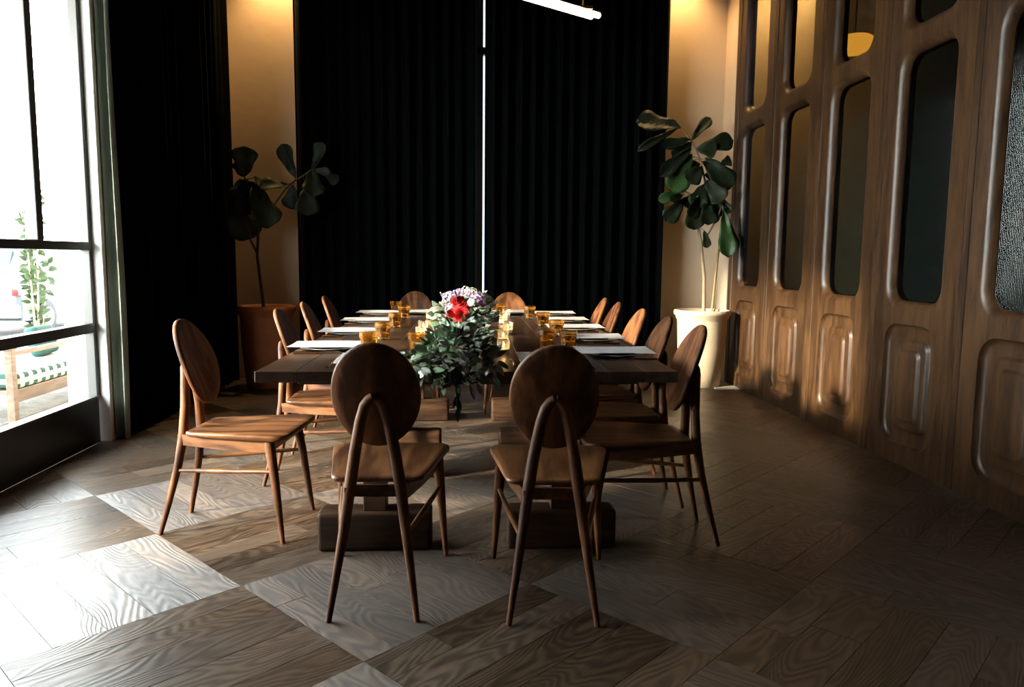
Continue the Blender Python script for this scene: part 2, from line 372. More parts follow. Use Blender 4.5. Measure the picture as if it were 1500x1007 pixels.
# right wall: carved oak screen panels with reeded glass
def rrect(a0, a1, b0, b1, r, n=6):
    p = []
    for cx, cy, s in ((a1-r, b1-r, 0), (a0+r, b1-r, pi/2), (a0+r, b0+r, pi), (a1-r, b0+r, 1.5*pi)):
        for k in range(n+1):
            t = s+k/n*pi/2; p.append((cx+r*cos(t), cy+r*sin(t)))
    return p
def outer(a0, a1, b0, b1, n=6):
    p = []
    for cx, cy, dx, dy in ((a1, b1, 1, 1), (a0, b1, -1, 1), (a0, b0, -1, -1), (a1, b0, 1, -1)):
        for k in range(n+1): p.append((cx, cy))
    return p
PITCH_P = 0.83
def cell(bm, ya, yb, za, zb, op, r, steps, cap):
    """a rectangle of screen with one rounded opening; steps = (inset, depth)"""
    loops = [[(p[0], p[1], 0.0) for p in outer(ya, yb, za, zb)]]
    for ins, dep in steps:
        rr = max(0.045, r-ins*0.7)
        loops.append([(p[0], p[1], dep) for p in rrect(op[0]+ins, op[1]-ins, op[2]+ins, op[3]-ins, rr)])
    rs = []
    for lp in loops: rs.append([bm.verts.new((XR-d, y, z)) for y, z, d in lp])
    n = len(rs[0])
    for a, b in zip(rs, rs[1:]):
        for k in range(n):
            f = (a[k], a[(k+1) % n], b[(k+1) % n], b[k])
            try: bm.faces.new(f)
            except ValueError: pass
    if cap: bm.faces.new(rs[-1])
STEP_G = [(0.0, 0.0), (0.006, -0.001), (0.014, -0.005), (0.024, -0.013), (0.033, -0.025), (0.040, -0.040), (0.044, -0.058), (0.046, -0.080)]
STEP_L = [(0.0, 0.0), (0.003, -0.010), (0.008, -0.020), (0.016, -0.028), (0.028, -0.032), (0.080, -0.032), (0.085, -0.029), (0.093, -0.017), (0.102, -0.013), (0.136, -0.013), (0.141, -0.010), (0.149, 0.001), (0.158, 0.004)]
rw = struct('wall_right')
obj('backing_wall', B(3.15, 3.25, 5.3, YB+0.2, 0, ZC), M_wall, rw, smooth=False)
obj('backing_wall', B(3.15, 3.25, YF, 5.3, 0, ZC), mat('grey_green_paint', (0.16, 0.20, 0.19), 0.8), rw, smooth=False)
obj('plaster_return', B(XR, XR+0.12, 6.985, YB+0.1, 0, ZC), M_wall, rw, smooth=False)
obj('head_panel', B(XR, XR+0.06, YF, 6.985, 3.95, ZC), M_oakwall, rw, smooth=False)
pcs = [6.57-PITCH_P*k for k in range(9)]
for c in pcs:
    y0, y1 = c-PITCH_P/2+0.0015, c+PITCH_P/2-0.0015
    ho = 0.27
    bm = bmesh.new()
    cell(bm, y0, y1, 0.86, 2.425, (c-ho, c+ho, 0.905, 2.385), 0.13, STEP_G, False)
    cell(bm, y0, y1, 2.425, 3.95, (c-ho, c+ho, 2.465, 3.85), 0.13, STEP_G, False)
    cell(bm, y0, y1, 0.0, 0.86, (c-0.245, c+0.245, 0.115, 0.815), 0.12, STEP_L, True)
    bmesh.ops.remove_doubles(bm, verts=bm.verts[:], dist=1e-5)
    pn = obj('screen_panel', bm, M_oakwall, rw, angle=50)
    obj('glass_pane', B(XR+0.045, XR+0.051, c-ho+0.02, c+ho-0.02, 0.93, 2.36), M_reed, pn, smooth=False)
    obj('glass_pane', B(XR+0.045, XR+0.051, c-ho+0.02, c+ho-0.02, 2.49, 3.83), M_reed, pn, smooth=False)
for k in range(len(pcs)+1):
    y = 6.985-PITCH_P*k
    prof = [(XR-0.0, y-0.046), (XR-0.005, y-0.043), (XR-0.007, y-0.002), (XR-0.003, y), (XR-0.007, y+0.002), (XR-0.005, y+0.043), (XR-0.0, y+0.046)]
    bm = bmesh.new(); loft(bm, [[(a, b, 0.0) for a, b in prof], [(a, b, 3.95) for a, b in prof]])
    obj('stile_batten', bm, M_oakwall, rw)
tag(obj('trim_2', B(2.30, XR, 6.62, 7.0, 0.0005, 0.008, bev=0.002), mat('pale_stone', (0.55, 0.53, 0.48), 0.4), smooth=False), kind='structure')

# ---------------------------------------------------------------- curtains
def curtain(name, label, p0, p1, amp, folds, seed, flare=0.25, lining=False):
    rnd = random.Random(seed); p0, p1 = Vector(p0), Vector(p1)
    d = (p1-p0); ln = d.length; d.normalize(); nrm = Vector((-d.y, d.x))
    N = folds*10; rows = 14; bm = bmesh.new(); grid = []
    ph = [rnd.uniform(-0.5, 0.5) for _ in range(folds+2)]; am = [rnd.uniform(0.65, 1.2) for _ in range(folds+2)]
    for r in range(rows+1):
        t = r/rows; z = 0.012+t*(4.08-0.012); row = []
        for k in range(N+1):
            s = k/N*folds; i = int(s); f = s-i
            a = am[i]*(1-f)+am[i+1]*f; pp = ph[i]*(1-f)+ph[i+1]*f
            off = amp*a*(sin(2*pi*s+pp+0.5*sin(2.2*t+i))+0.25*sin(4*pi*s+1.3))*(1+flare*(1-t))
            q = p0+d*(ln*k/N)+nrm*off
            row.append(bm.verts.new((q.x, q.y, z)))
        grid.append(row)
    for a, b in zip(grid, grid[1:]):
        for k in range(N): bm.faces.new((a[k], a[k+1], b[k+1], b[k]))
    bmesh.ops.solidify(bm, geom=bm.faces[:], thickness=0.006)
    root = thing(name, label, 'curtain')
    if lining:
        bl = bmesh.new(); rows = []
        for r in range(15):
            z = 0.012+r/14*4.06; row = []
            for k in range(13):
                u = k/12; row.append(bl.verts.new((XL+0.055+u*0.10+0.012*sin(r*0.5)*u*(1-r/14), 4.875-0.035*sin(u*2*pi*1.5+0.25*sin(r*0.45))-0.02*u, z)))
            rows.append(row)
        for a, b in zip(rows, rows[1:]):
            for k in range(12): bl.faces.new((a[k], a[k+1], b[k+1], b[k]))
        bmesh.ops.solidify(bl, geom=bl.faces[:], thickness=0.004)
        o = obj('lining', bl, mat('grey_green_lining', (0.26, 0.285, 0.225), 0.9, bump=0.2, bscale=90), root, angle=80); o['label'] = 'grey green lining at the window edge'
    obj('drape', bm, M_curt, root, angle=80)
    q0, q1 = p0-d*0.03, p1+d*0.03
    obj('track', tube(bmesh.new(), [(q0.x, q0.y, 4.12), (q1.x, q1.y, 4.12)], 0.018), M_steel, root)
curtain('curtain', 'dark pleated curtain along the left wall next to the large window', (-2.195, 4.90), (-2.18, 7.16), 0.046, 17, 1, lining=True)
curtain('curtain', 'black floor-length curtain on back wall left of the narrow light gap', (-1.545, 7.10), (0.118, 7.10), 0.042, 14, 2)
curtain('curtain', 'black floor-length curtain on back wall right of the narrow light gap', (0.188, 7.10), (1.90, 7.10), 0.042, 14, 3)

# ---------------------------------------------------------------- table
TZ = 0.762; TX0, TX1, TY0, TY1 = -0.735, 0.800, 2.69, 5.70
table = thing('dining_table', 'long dark wooden dining table set for thirteen in the middle of the room', 'table', ((TX0+TX1)/2, (TY0+TY1)/2, 0), radians(-0.5))
hw, hl = (TX1-TX0)/2, (TY1-TY0)/2
nb = 11; x = -hw; ws = [random.uniform(0.85, 1.15) for _ in range(nb)]; tw = sum(ws)
for q in ws:
    bw_ = q/tw*2*hw
    obj('board', B(x+0.0005, x+bw_-0.0005, -hl, hl, TZ-0.040, TZ, bev=0.002, seg=1), M_table, table, smooth=False); x += bw_
for y in (-hl+0.27, 0.0, hl-0.27):
    obj('cross_batten', B(-hw+0.10, hw-0.10, y-0.045, y+0.045, TZ-0.085, TZ-0.041, bev=0.004), M_tbase, table, smooth=False)
def profile_beam(x0, x1, y0, y1, h):
    bm = bmesh.new(); box(bm, x0, x1, y0, y1, 0.0, h, bev=0.018, seg=3); return bm
cx, cy = (TX0+TX1)/2, (TY0+TY1)/2
for xa, xb in ((-0.571, -0.119), (0.188, 0.629)):
    xm = (xa+xb)/2
    for ya, yb, h in ((2.91, 3.03, 0.162), (3.915, 4.03, 0.255), (5.32, 5.425, 0.16)):
        obj('foot_beam', profile_beam(xa-cx, xb-cx, ya-cy, yb-cy, h), M_tbase, table)
        obj('post', B(xm-0.045-cx, xm+0.045-cx, ya+0.018-cy, yb-0.018-cy, h-0.002, TZ-0.086, bev=0.004), M_tbase, table, smooth=False)
        obj('bearer', B(xa+0.06-cx, xb-0.06-cx, ya+0.012-cy, yb-0.012-cy, TZ-0.086, TZ-0.041, bev=0.004), M_tbase, table, smooth=False)

# ---------------------------------------------------------------- chairs (local: origin at rear feet, +x = facing)
def make_chair(label, loc, rz):
    root = thing('dining_chair', label, 'chair', loc, rz, 'round-backed chairs around the table')
    # rear legs sweep up and meet in an arch behind the oval back
    for s in (-1, 1):
        pts = [(0.0, s*0.1425, 0.0), (0.035, s*0.122, 0.14), (0.068, s*0.100, 0.29), (0.088, s*0.083, 0.42), (0.092, s*0.065, 0.54), (0.086, s*0.046, 0.64), (0.080, s*0.030, 0.695), (0.078, s*0.014, 0.716), (0.077, 0.001*s, 0.722)]
        rd = [0.0095, 0.013, 0.017, 0.020, 0.0195, 0.0185, 0.018, 0.0175, 0.017]
        obj('leg', tube(bmesh.new(), pts, rd, 12), M_chair, root)
    for s in (-1, 1):
        pts = [(0.545, s*0.207, 0.0), (0.528, s*0.197, 0.14), (0.509, s*0.187, 0.29), (0.490, s*0.178, 0.405), (0.485, s*0.176, 0.428)]
        obj('leg', tube(bmesh.new(), pts, [0.0095, 0.014, 0.0185, 0.022, 0.020], 12), M_chair, root)
    for s in (-1, 1):   # side rails under the seat and thin stretchers
        bm = bmesh.new()
        loft(bm, [[(x_, y_+dy, z_) for dy, z_ in ((-0.010, zt-hh), (0.010, zt-hh), (0.010, zt), (-0.010, zt))] for x_, y_, zt, hh in ((0.070, s*0.088, 0.424, 0.045), (0.28, s*0.134, 0.424, 0.052), (0.495, s*0.176, 0.424, 0.050))])
        obj('seat_rail', bm, M_seat, root, smooth=False)
        obj('stretcher', tube(bmesh.new(), [(0.062, s*0.104, 0.270), (0.28, s*0.147, 0.282), (0.513, s*0.188, 0.295)], [0.008, 0.0105, 0.008], 10), M_seat, root)
    obj('front_rail', B(0.480, 0.500, -0.170, 0.170, 0.376, 0.424, bev=0.003), M_seat, root, smooth=False)
    obj('cross_rail', B(0.100, 0.118, -0.088, 0.088, 0.384, 0.424, bev=0.003), M_seat, root, smooth=False)
    # dished seat with pulled-in rear and rounded front corners
    plan = []
    def arc(cx_, cy_, r, a0, a1, n=6):
        for k in range(n+1):
            t = a0+(a1-a0)*k/n; plan.append((cx_+r*cos(t), cy_+r*sin(t)))
    arc(0.515, 0.165, 0.058, 0, pi/2); arc(0.155, 0.122, 0.035, pi/2+0.10, pi); arc(0.155, -0.122, 0.035, pi, 1.5*pi-0.10); arc(0.515, -0.165, 0.058, 1.5*pi, 2*pi)
    cxs = 0.34
    def ring(sc, zf):
        return [(cxs+(px-cxs)*sc, py*sc, zf(cxs+(px-cxs)*sc, py*sc)) for px, py in plan]
    def top(px, py):
        u = (px-0.32)/0.25; v = py/0.22
        return 0.452 - 0.014*math.exp(-(((px-0.27)/0.13)**2))*(1-0.35*math.exp(-(py/0.05)**2))*max(0, 1-v*v) + 0.004*u - 0.010*max(0, u-0.55)
    lo = [ring(0.90, lambda a, b_: 0.424), ring(0.955, lambda a, b_: 0.425), ring(0.99, lambda a, b_: 0.432), ring(1.0, lambda a, b_: top(a, b_)-0.011), ring(0.992, lambda a, b_: top(a, b_)-0.003), ring(0.97, top), ring(0.85, top), ring(0.65, top), ring(0.4, top), ring(0.15, top)]
    obj('seat', loft(bmesh.new(), lo), M_seat, root, angle=60)
    # oval back, leaning and slightly hollowed
    N = 40; rx, rz_ = 0.148, 0.186; cz = 0.722; lean = -0.33
    def oval(sc, off):
        r = []
        for k in range(N):
            t = 2*pi*k/N; y = rx*sc*cos(t); zz = rz_*sc*sin(t)
            hollow = 0.022*((y/rx)**2) + off
            r.append((0.111+lean*zz+hollow, y, cz+zz*0.975+off*0.3))
        return r
    lo = [oval(0.05, -0.011), oval(0.5, -0.011), oval(0.8, -0.011), oval(0.96, -0.0105), oval(0.992, -0.007), oval(1.0, 0), oval(0.992, 0.006), oval(0.96, 0.0095), oval(0.8, 0.010), oval(0.5, 0.010), oval(0.05, 0.010)]
    obj('backrest', loft(bmesh.new(), lo), M_chair, root, angle=60)
    return root
CH = [
 ((-0.293, 2.325), 90-1.7, 'round-backed chair nearest the camera, on the left at the table\'s near end'),
 ((0.286, 2.271), 90-3.9, 'round-backed chair nearest the camera, on the right at the table\'s near end'),
 ((-1.264, 3.277), -5.6, 'round-backed wooden chair pulled out on the left, seen from its side'),
 ((-1.025, 3.95), 0, 'tucked-in wooden chair on the left side, next beyond the pulled-out chair'),
 ((-1.025, 4.58), 1, 'wooden chair on the left side, third along from the near end'),
 ((-1.030, 5.30), -1, 'farthest wooden chair on the left side of the table, before the black curtain'),
 ((1.047, 3.06), 180, 'wooden chair on the right side nearest the camera, its whole round back in view'),
 ((1.038, 3.54), 180, 'wooden chair on the right side, in front of the cream plant pot'),
 ((1.042, 4.09), 181, 'middle wooden chair of the five along the right side of the table'),
 ((1.040, 4.72), 180, 'wooden chair on the right side, last but one from the far end'),
 ((1.050, 5.24), 179, 'farthest wooden chair on the right side, before the black curtain'),
 ((-0.395, 6.20), -90, 'far-end chair left of the bouquet, only its round back showing over the table'),
 ((0.360, 6.10), -90, 'far-end chair right of the bouquet, only its round back showing over the table'),
]
ch0 = None
for (px, py), a, lab in CH:
    if ch0 is None: ch0 = make_chair(lab, (px, py, 0), radians(a))
    else: dup(ch0, (px, py, 0), radians(a), lab)

# ---------------------------------------------------------------- place settings
PL = [  # x, y of the menu centre, facing angle of the diner, words
 (-0.36, 2.90, 90, 'at the near-left end seat'), (0.340, 2.92, 90, 'at the near-right end seat'),
 (-0.60, 3.355, 0, 'on the left side, nearest the camera'), (-0.60, 4.025, 0, 'on the left side, second from the camera'),
 (-0.60, 4.745, 0, 'on the left side, third from the camera'), (-0.60, 5.42, 0, 'on the left side, farthest from the camera'),
 (0.64, 3.145, 180, 'on the right side, nearest the camera'), (0.64, 3.725, 180, 'on the right side, second from the camera'),
 (0.64, 4.295, 180, 'on the right side, third from the camera'), (0.64, 4.855, 180, 'on the right side, fourth from the camera'),
 (0.64, 5.41, 180, 'on the right side, farthest from the camera'),
 (-0.30, 5.535, -90, 'at the far-left end seat'), (0.345, 5.535, -90, 'at the far-right end seat')]
def make_plate(label, loc, rz):
    r = thing('dinner_plate', label, 'plate', loc, rz, 'dark plates under the menus')
    pr = [(0, 0.0), (0.075, 0.0), (0.082, 0.002), (0.118, 0.0105), (0.1245, 0.0135), (0.1235, 0.0150), (0.116, 0.0128), (0.080, 0.0055), (0.0, 0.005)]
    obj('plate_body', lathe(bmesh.new(), pr, 40), M_plate, r)
    o = obj('rim', lathe(bmesh.new(), [(0.1215, 0.0140), (0.1250, 0.0136), (0.1255, 0.0148), (0.1235, 0.0156), (0.1215, 0.0150), (0.1215, 0.0140)], 40), M_rim, r); o['label'] = 'pale grey glazed rim'
    return r
def make_napkin(label, loc, rz):
    r = thing('napkin', label, 'napkin', loc, rz, 'dark napkins under the menus')
    bm = bmesh.new()
    for k, (sx_, sy_) in enumerate(((0.150, 0.150), (0.148, 0.146), (0.146, 0.148))):
        box(bm, -sx_/2, sx_/2, -sy_/2, sy_/2, k*0.0016, k*0.0016+0.0015, bev=0.0006, seg=1)
    obj('folded_cloth', bm, M_napkin, r); return r
def make_menu(label, loc, rz):
    bm = bmesh.new(); n = 8; rows = []
    for i in range(n+1):
        row = []
        for j in range(n+1):
            u, v = i/n-0.5, j/n-0.5
            row.append(bm.verts.new((u*0.325, v*0.25, 0.0012*sin(u*5+v*3)+0.006*(v*v))))
        rows.append(row)
    for a, b in zip(rows, rows[1:]):
        for j in range(n): bm.faces.new((a[j], a[j+1], b[j+1], b[j]))
    bmesh.ops.solidify(bm, geom=bm.faces[:], thickness=0.0012)
    return tag(obj('menu_card', bm, M_paper, None, loc=loc, rot=(0, 0, rz)), label, 'menu', 'white menus on the plates')
def make_fork(label, loc, rz):
    r = thing('fork', label, 'fork', loc, rz, 'copper forks on the table')
    hd = bmesh.new(); tube(hd, [(-0.095, 0, 0.003), (-0.05, 0, 0.0035), (0.0, 0, 0.006), (0.035, 0, 0.005)], [0.0055, 0.005, 0.003, 0.003], 8)
    obj('handle', hd, M_gold, r)
    h = bmesh.new(); box(h, 0.033, 0.062, -0.0115, 0.0115, 0.0035, 0.0065, bev=0.0014)
    obj('neck', h, M_gold, r)
    for k in range(4):
        y = -0.0095+0.00633*k
        obj('tine', tube(bmesh.new(), [(0.060, y, 0.005), (0.085, y, 0.0045), (0.104, y, 0.007)], [0.0017, 0.0016, 0.0009], 6), M_gold, r)
    return r
def make_knife(label, loc, rz):
    r = thing('knife', label, 'knife', loc, rz, 'copper knives on the table')
    obj('handle', tube(bmesh.new(), [(-0.105, 0, 0.0045), (-0.06, 0, 0.005), (0.0, 0, 0.004)], [0.005, 0.006, 0.0042], 8), M_gold, r)
    bm = bmesh.new(); loft(bm, [[(x_, -0.0012, 0.0012), (x_, 0.0012, 0.0012), (x_, 0.0012, 0.0012+h_), (x_, -0.0012, 0.0012+h_)] for x_, h_ in ((0.0, 0.006), (0.02, 0.009), (0.08, 0.010), (0.105, 0.003))])
    obj('blade', bm, mat('steel_blade', (0.6, 0.58, 0.55), 0.2, metal=1.0) if 'steel_blade' not in bpy.data.materials else bpy.data.materials['steel_blade'], r); return r
first = {}
def place(kind, maker, label, loc, rz):
    if kind not in first: first[kind] = maker(label, loc, rz); return first[kind]
    return dup(first[kind], loc, rz, label)
for x, y, a, wd in PL:
    rz = radians(a); f = Vector((cos(rz), sin(rz))); s = Vector((-f.y, f.x)); jit = radians(random.uniform(-2, 2))
    place('plate', make_plate, 'dark plate under the menu ' + wd, (x, y, TZ), rz)
    place('napkin', make_napkin, 'dark folded napkin between plate and menu ' + wd, (x, y, TZ+0.0152), rz)
    place('menu', make_menu, 'white menu card ' + wd, (x, y, TZ+0.0240), rz+jit)
    for kind, maker, sg in (('fork', make_fork, 1), ('knife', make_knife, -1)):
        p = Vector((x, y))+s*(0.148*sg)-f*0.02
        if kind == 'knife' and a == 90 and x > 0: p = Vector((x+0.140, y-0.10))
        if kind == 'fork' and wd.startswith('on the right side, nearest'): p = Vector((x+0.055, y-0.146))
        place(kind, maker, 'thin copper %s beside the menu %s' % (kind, wd), (p.x, p.y, TZ+0.0003), rz)

# amber tumblers
def make_glass(label, loc, rz):
    r = thing('tumbler', label, 'glass', loc, rz, 'amber tumblers')
    prof = [(0.0, 0.0), (0.027, 0.0), (0.0300, 0.004), (0.0335, 0.035), (0.0375, 0.060), (0.0400, 0.064), (0.0410, 0.087), (0.0400, 0.088), (0.0385, 0.086), (0.0375, 0.064), (0.0345, 0.056), (0.0290, 0.016), (0.0, 0.013)]
    obj('glass_body', lathe(bmesh.new(), prof[:6]+[(0.041, 0.087), (0.040, 0.088), (0.0385, 0.086)]+prof[9:], 36, flute=0.030, nf=9), M_amber, r, angle=25)
    obj('water', lathe(bmesh.new(), [(0.0, 0.0145), (0.0280, 0.0165), (0.0335, 0.056), (0.0, 0.056)], 24), M_amber_w, r)
    return r
M_amber_w = refr('water', (1.0, 0.97, 0.9), 0.0, 1.33)
GL = [(-0.412, 3.265, 'amber tumbler beside the left menu nearest the camera'), (-0.405, 3.765, 'amber tumbler beside the second left menu from the camera'),
 (-0.405, 4.43, 'amber tumbler beside the third left menu from the camera'), (-0.405, 5.09, 'amber tumbler by the farthest left menu, well clear of the bouquet'),
 (-0.505, 5.585, 'small-looking amber tumbler at the far left corner of the table'), (-0.199, 3.218, 'amber tumbler standing alone at the garland\'s left edge'),
 (0.470, 3.345, 'amber tumbler between the first and second right menus from the camera'), (0.490, 3.945, 'amber tumbler between the second and third right menus'),
 (0.379, 3.40, 'darker amber tumbler in shade, left of the nearest right tumbler'), (0.480, 4.535, 'amber tumbler between the third and fourth right menus'),
 (0.446, 5.09, 'amber tumbler by the farthest right menu, upright against the curtain'), (0.265, 5.30, 'amber tumbler by the far candles, right of the bouquet')]
for x, y, lab in GL: place('glass', make_glass, lab, (x, y, TZ), random.uniform(0, 1))
# votive candles
def make_votive(label, loc, rz):
    r = thing('votive_candle', label, 'candle', loc, rz, 'votive candles along the garland')
    obj('holder', lathe(bmesh.new(), [(0.0, 0.0), (0.024, 0.0), (0.0262, 0.003), (0.0285, 0.066), (0.0275, 0.067), (0.0265, 0.065), (0.0245, 0.008), (0.0, 0.007)], 24), M_votive, r)
    obj('wax', lathe(bmesh.new(), [(0.0, 0.0075), (0.0225, 0.0085), (0.0232, 0.027), (0.020, 0.028), (0.0, 0.0265)], 20), M_wax, r)
    obj('wick', tube(bmesh.new(), [(0, 0, 0.0265), (0.0005, 0, 0.034)], 0.0007, 5), M_soil, r)
    obj('flame', lathe(bmesh.new(), [(0.0, 0.033), (0.0035, 0.037), (0.0040, 0.042), (0.0025, 0.050), (0.0, 0.058)], 10), M_flame, r)
    ld = first.get('cl')
    if ld is None:
        ld = bpy.data.lights.new('candle_light', 'POINT'); ld.energy = 0.16; ld.color = (1.0, 0.55, 0.2); ld.shadow_soft_size = 0.006; first['cl'] = ld
    lo = bpy.data.objects.new('candle_light', ld); COL.objects.link(lo); lo.parent = r; lo.location = (0, 0, 0.044)
    return r
VO = [(0.289, 5.12, 'votive candle right of the bouquet, farthest of the row on that side'), (0.245, 4.69, 'votive candle right of the bouquet, second farthest of that row'),
 (0.238, 4.05, 'votive candle right of the bouquet, middle of the row on that side'), (0.188, 3.59, 'votive candle right of the garland, second nearest the camera'),
 (0.168, 3.17, 'votive candle right of the garland, nearest the camera'), (-0.223, 4.11, 'votive candle left of the garland, middle of the three on that side'),
 (-0.214, 3.735, 'votive candle directly behind the lone amber tumbler left of the garland'), (-0.230, 5.05, 'votive candle left of the bouquet, half hidden behind its leaves')]
for x, y, lab in VO: place('votive', make_votive, lab, (x, y, TZ), 0)

# ---------------------------------------------------------------- leaves
def prof_w(t):   # half width of a fiddle leaf along its length
    P = ((0, .02), (.08, .10), (.18, .22), (.30, .285), (.42, .315), (.55, .39), (.68, .485), (.78, .50), (.88, .44), (.95, .30), (1.0, .05))
    for (a, b), (c, d) in zip(P, P[1:]):
        if t <= c: return b+(d-b)*(t-a)/(c-a)
    return .05
def leaf_mesh(name, m, kind='fig', seed=0):
    """unit leaf: length 1 along +x, width 1 (scaled), normal +z"""
    rnd = random.Random(seed); bm = bmesh.new(); nx, ny = (14, 6) if kind == 'fig' else (6, 4); rows = []
    for i in range(nx+1):
        t = i/nx
        if kind == 'fig': wv = prof_w(t)
        elif kind == 'round': wv = sqrt(max(0, 1-(2*t-1)**2))*0.5 if 0 < t < 1 else 0.02
        else: wv = sin(pi*t**0.85)*0.5 if 0 < t < 1 else 0.02
        wv = max(wv, 0.015); row = []
        for j in range(ny+1):
            v = j/ny*2-1
            z = 0.10*abs(v)*wv*2 + (0.05*sin(9*t+2*seed)*abs(v)**1.5 if kind == 'fig' else 0.0) - 0.16*t*t + (0.02*cos(j*pi)*(1 if i % 2 else -1) if kind == 'fig' and 0 < j < ny else 0)
            row.append(bm.verts.new((t, v*wv, z*(1 if kind == 'fig' else 0.8))))
        rows.append(row)
    for a, b in zip(rows, rows[1:]):
        for j in range(ny): bm.faces.new((a[j], b[j], b[j+1], a[j+1]))
    for v in bm.verts: pass
    me = bpy.data.meshes.new(name); bmesh.ops.recalc_face_normals(bm, faces=bm.faces[:]); bmesh.ops.solidify(bm, geom=bm.faces[:], thickness=0.006); bm.to_mesh(me); bm.free()
    for p in me.polygons: p.use_smooth = True
    me.materials.append(m); return me
def leaf_matrix(b, t, width, face, roll=0.0, org=Vector((0, 0, 0))):
    b, t = Vector(b), Vector(t); d = t-b; ln = d.length; x = d.normalized()
    y = Vector(face).cross(x)
    if y.length < 1e-3: y = Vector((0, 0, 1)).cross(x)
    y.normalize(); z = x.cross(y)
    R = Matrix((( x.x, y.x, z.x), (x.y, y.y, z.y), (x.z, y.z, z.z))) @ Matrix.Rotation(roll, 3, 'X')
    Mx = R.to_4x4() @ Matrix.Diagonal((ln, width, (ln+width)/2, 1)); Mx.translation = b-org; return Mx

def pot(name, label, cx_, cy_, m, rb, rr, h):
    r = thing(name, label, 'plant pot', (cx_, cy_, 0))
    pr = [(0.0, 0.0), (rb-0.01, 0.0), (rb, 0.008), (rb+(rr-rb)*0.45, h*0.5), (rr-0.035, h-0.10), (rr-0.030, h-0.085), (rr-0.020, h-0.075), (rr-0.018, h-0.055), (rr-0.004, h-0.045), (rr, h-0.022), (rr-0.006, h-0.003), (rr-0.02, h), (rr-0.045, h-0.004), (rr-0.055, h-0.03), (rr-0.060, h-0.07), (0.0, h-0.07)]
    obj('pot_body', lathe(bmesh.new(), pr, 56), m, r, angle=70)
    sb = bmesh.new(); prs = [(0.0, h-0.028), (0.08, h-0.030), (rr-0.075, h-0.038), (rr-0.0605, h-0.046), (rr-0.0605, h-0.068), (0, h-0.068)]; lathe(sb, prs, 24)
    obj('soil', sb, M_soil, r)
    return r
def fig(label, base, stems, leaves, bark, bright, seed):
    rnd = random.Random(seed); org = Vector(base)
    r = thing('fiddle_leaf_fig', label, 'plant', base)
    for nm, pts, r0, r1 in stems:
        n = len(pts); bm = tube(bmesh.new(), [Vector(p)-org for p in pts], [r0+(r1-r0)*k/(n-1) for k in range(n)], 8); obj(nm, bm, bark, r)
    ms = [leaf_mesh('fig_leaf', M_fig, 'fig', s) for s in range(3)]; mb = [leaf_mesh('fig_leaf_sunlit', M_fig_sunlit, 'fig', s) for s in range(2)]
    for k, (bx, by, bz, tx, ty, tz, wd) in enumerate(leaves):
        b, t = Vector((max(bx, -1.95), by, bz)), Vector((max(tx, -1.95), ty, tz))
        face = Vector((rnd.uniform(-0.45, 0.45), -1, rnd.uniform(-0.1, 0.6)))
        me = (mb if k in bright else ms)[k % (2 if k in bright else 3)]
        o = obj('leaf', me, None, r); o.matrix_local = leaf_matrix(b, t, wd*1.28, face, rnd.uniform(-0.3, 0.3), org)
        if k in bright: o['label'] = 'leaf with sunlight put into its brighter green'
        # petiole linking leaf and nearest stem point
        allp = [Vector(p) for s_ in stems for p in s_[1][1:]]
        q = min(allp, key=lambda p: (p-b).length)
        if (q-b).length > 0.012:
            obj('petiole', tube(bmesh.new(), [q-org, (q+b)/2-org+Vector((0, 0, -0.006)), b+(t-b)*0.04-org], [0.005, 0.004, 0.003], 6), bark, r)
    return r
LL = [[-1.911, 6.774, 1.861, -1.884, 6.704, 2.106, 0.178], [-1.546, 6.787, 1.8, -1.777, 6.726, 1.799, 0.115], [-1.481, 6.813, 1.862, -1.604, 6.82, 2.158, 0.115], [-1.327, 6.751, 1.927, -1.29, 6.636, 1.705, 0.157], [-1.322, 6.776, 1.93, -1.171, 6.733, 1.907, 0.063], [-1.237, 6.85, 1.909, -1.119, 6.862, 1.837, 0.084], [-1.313, 6.834, 1.956, -1.258, 6.829, 2.18, 0.099], [-1.502, 6.814, 1.802, -1.538, 6.816, 1.591, 0.131], [-1.393, 6.813, 1.783, -1.367, 6.758, 1.545, 0.178], [-1.847, 6.802, 1.796, -1.704, 6.745, 1.435, 0.235], [-1.941, 6.817, 1.796, -1.959, 6.829, 1.305, 0.246], [-1.902, 6.826, 1.847, -1.991, 6.804, 1.665, 0.188], [-1.928, 6.78, 1.861, -2.015, 6.758, 1.995, 0.115], [-1.845, 6.837, 1.869, -1.728, 6.835, 1.771, 0.094], [-2.013, 6.822, 1.755, -2.04, 6.773, 1.532, 0.126], [-1.891, 6.821, 1.827, -1.813, 6.769, 1.654, 0.199], [-1.981, 6.789, 1.842, -2.05, 6.715, 1.706, 0.157], [-1.346, 6.794, 1.931, -1.279, 6.714, 1.992, 0.052]]
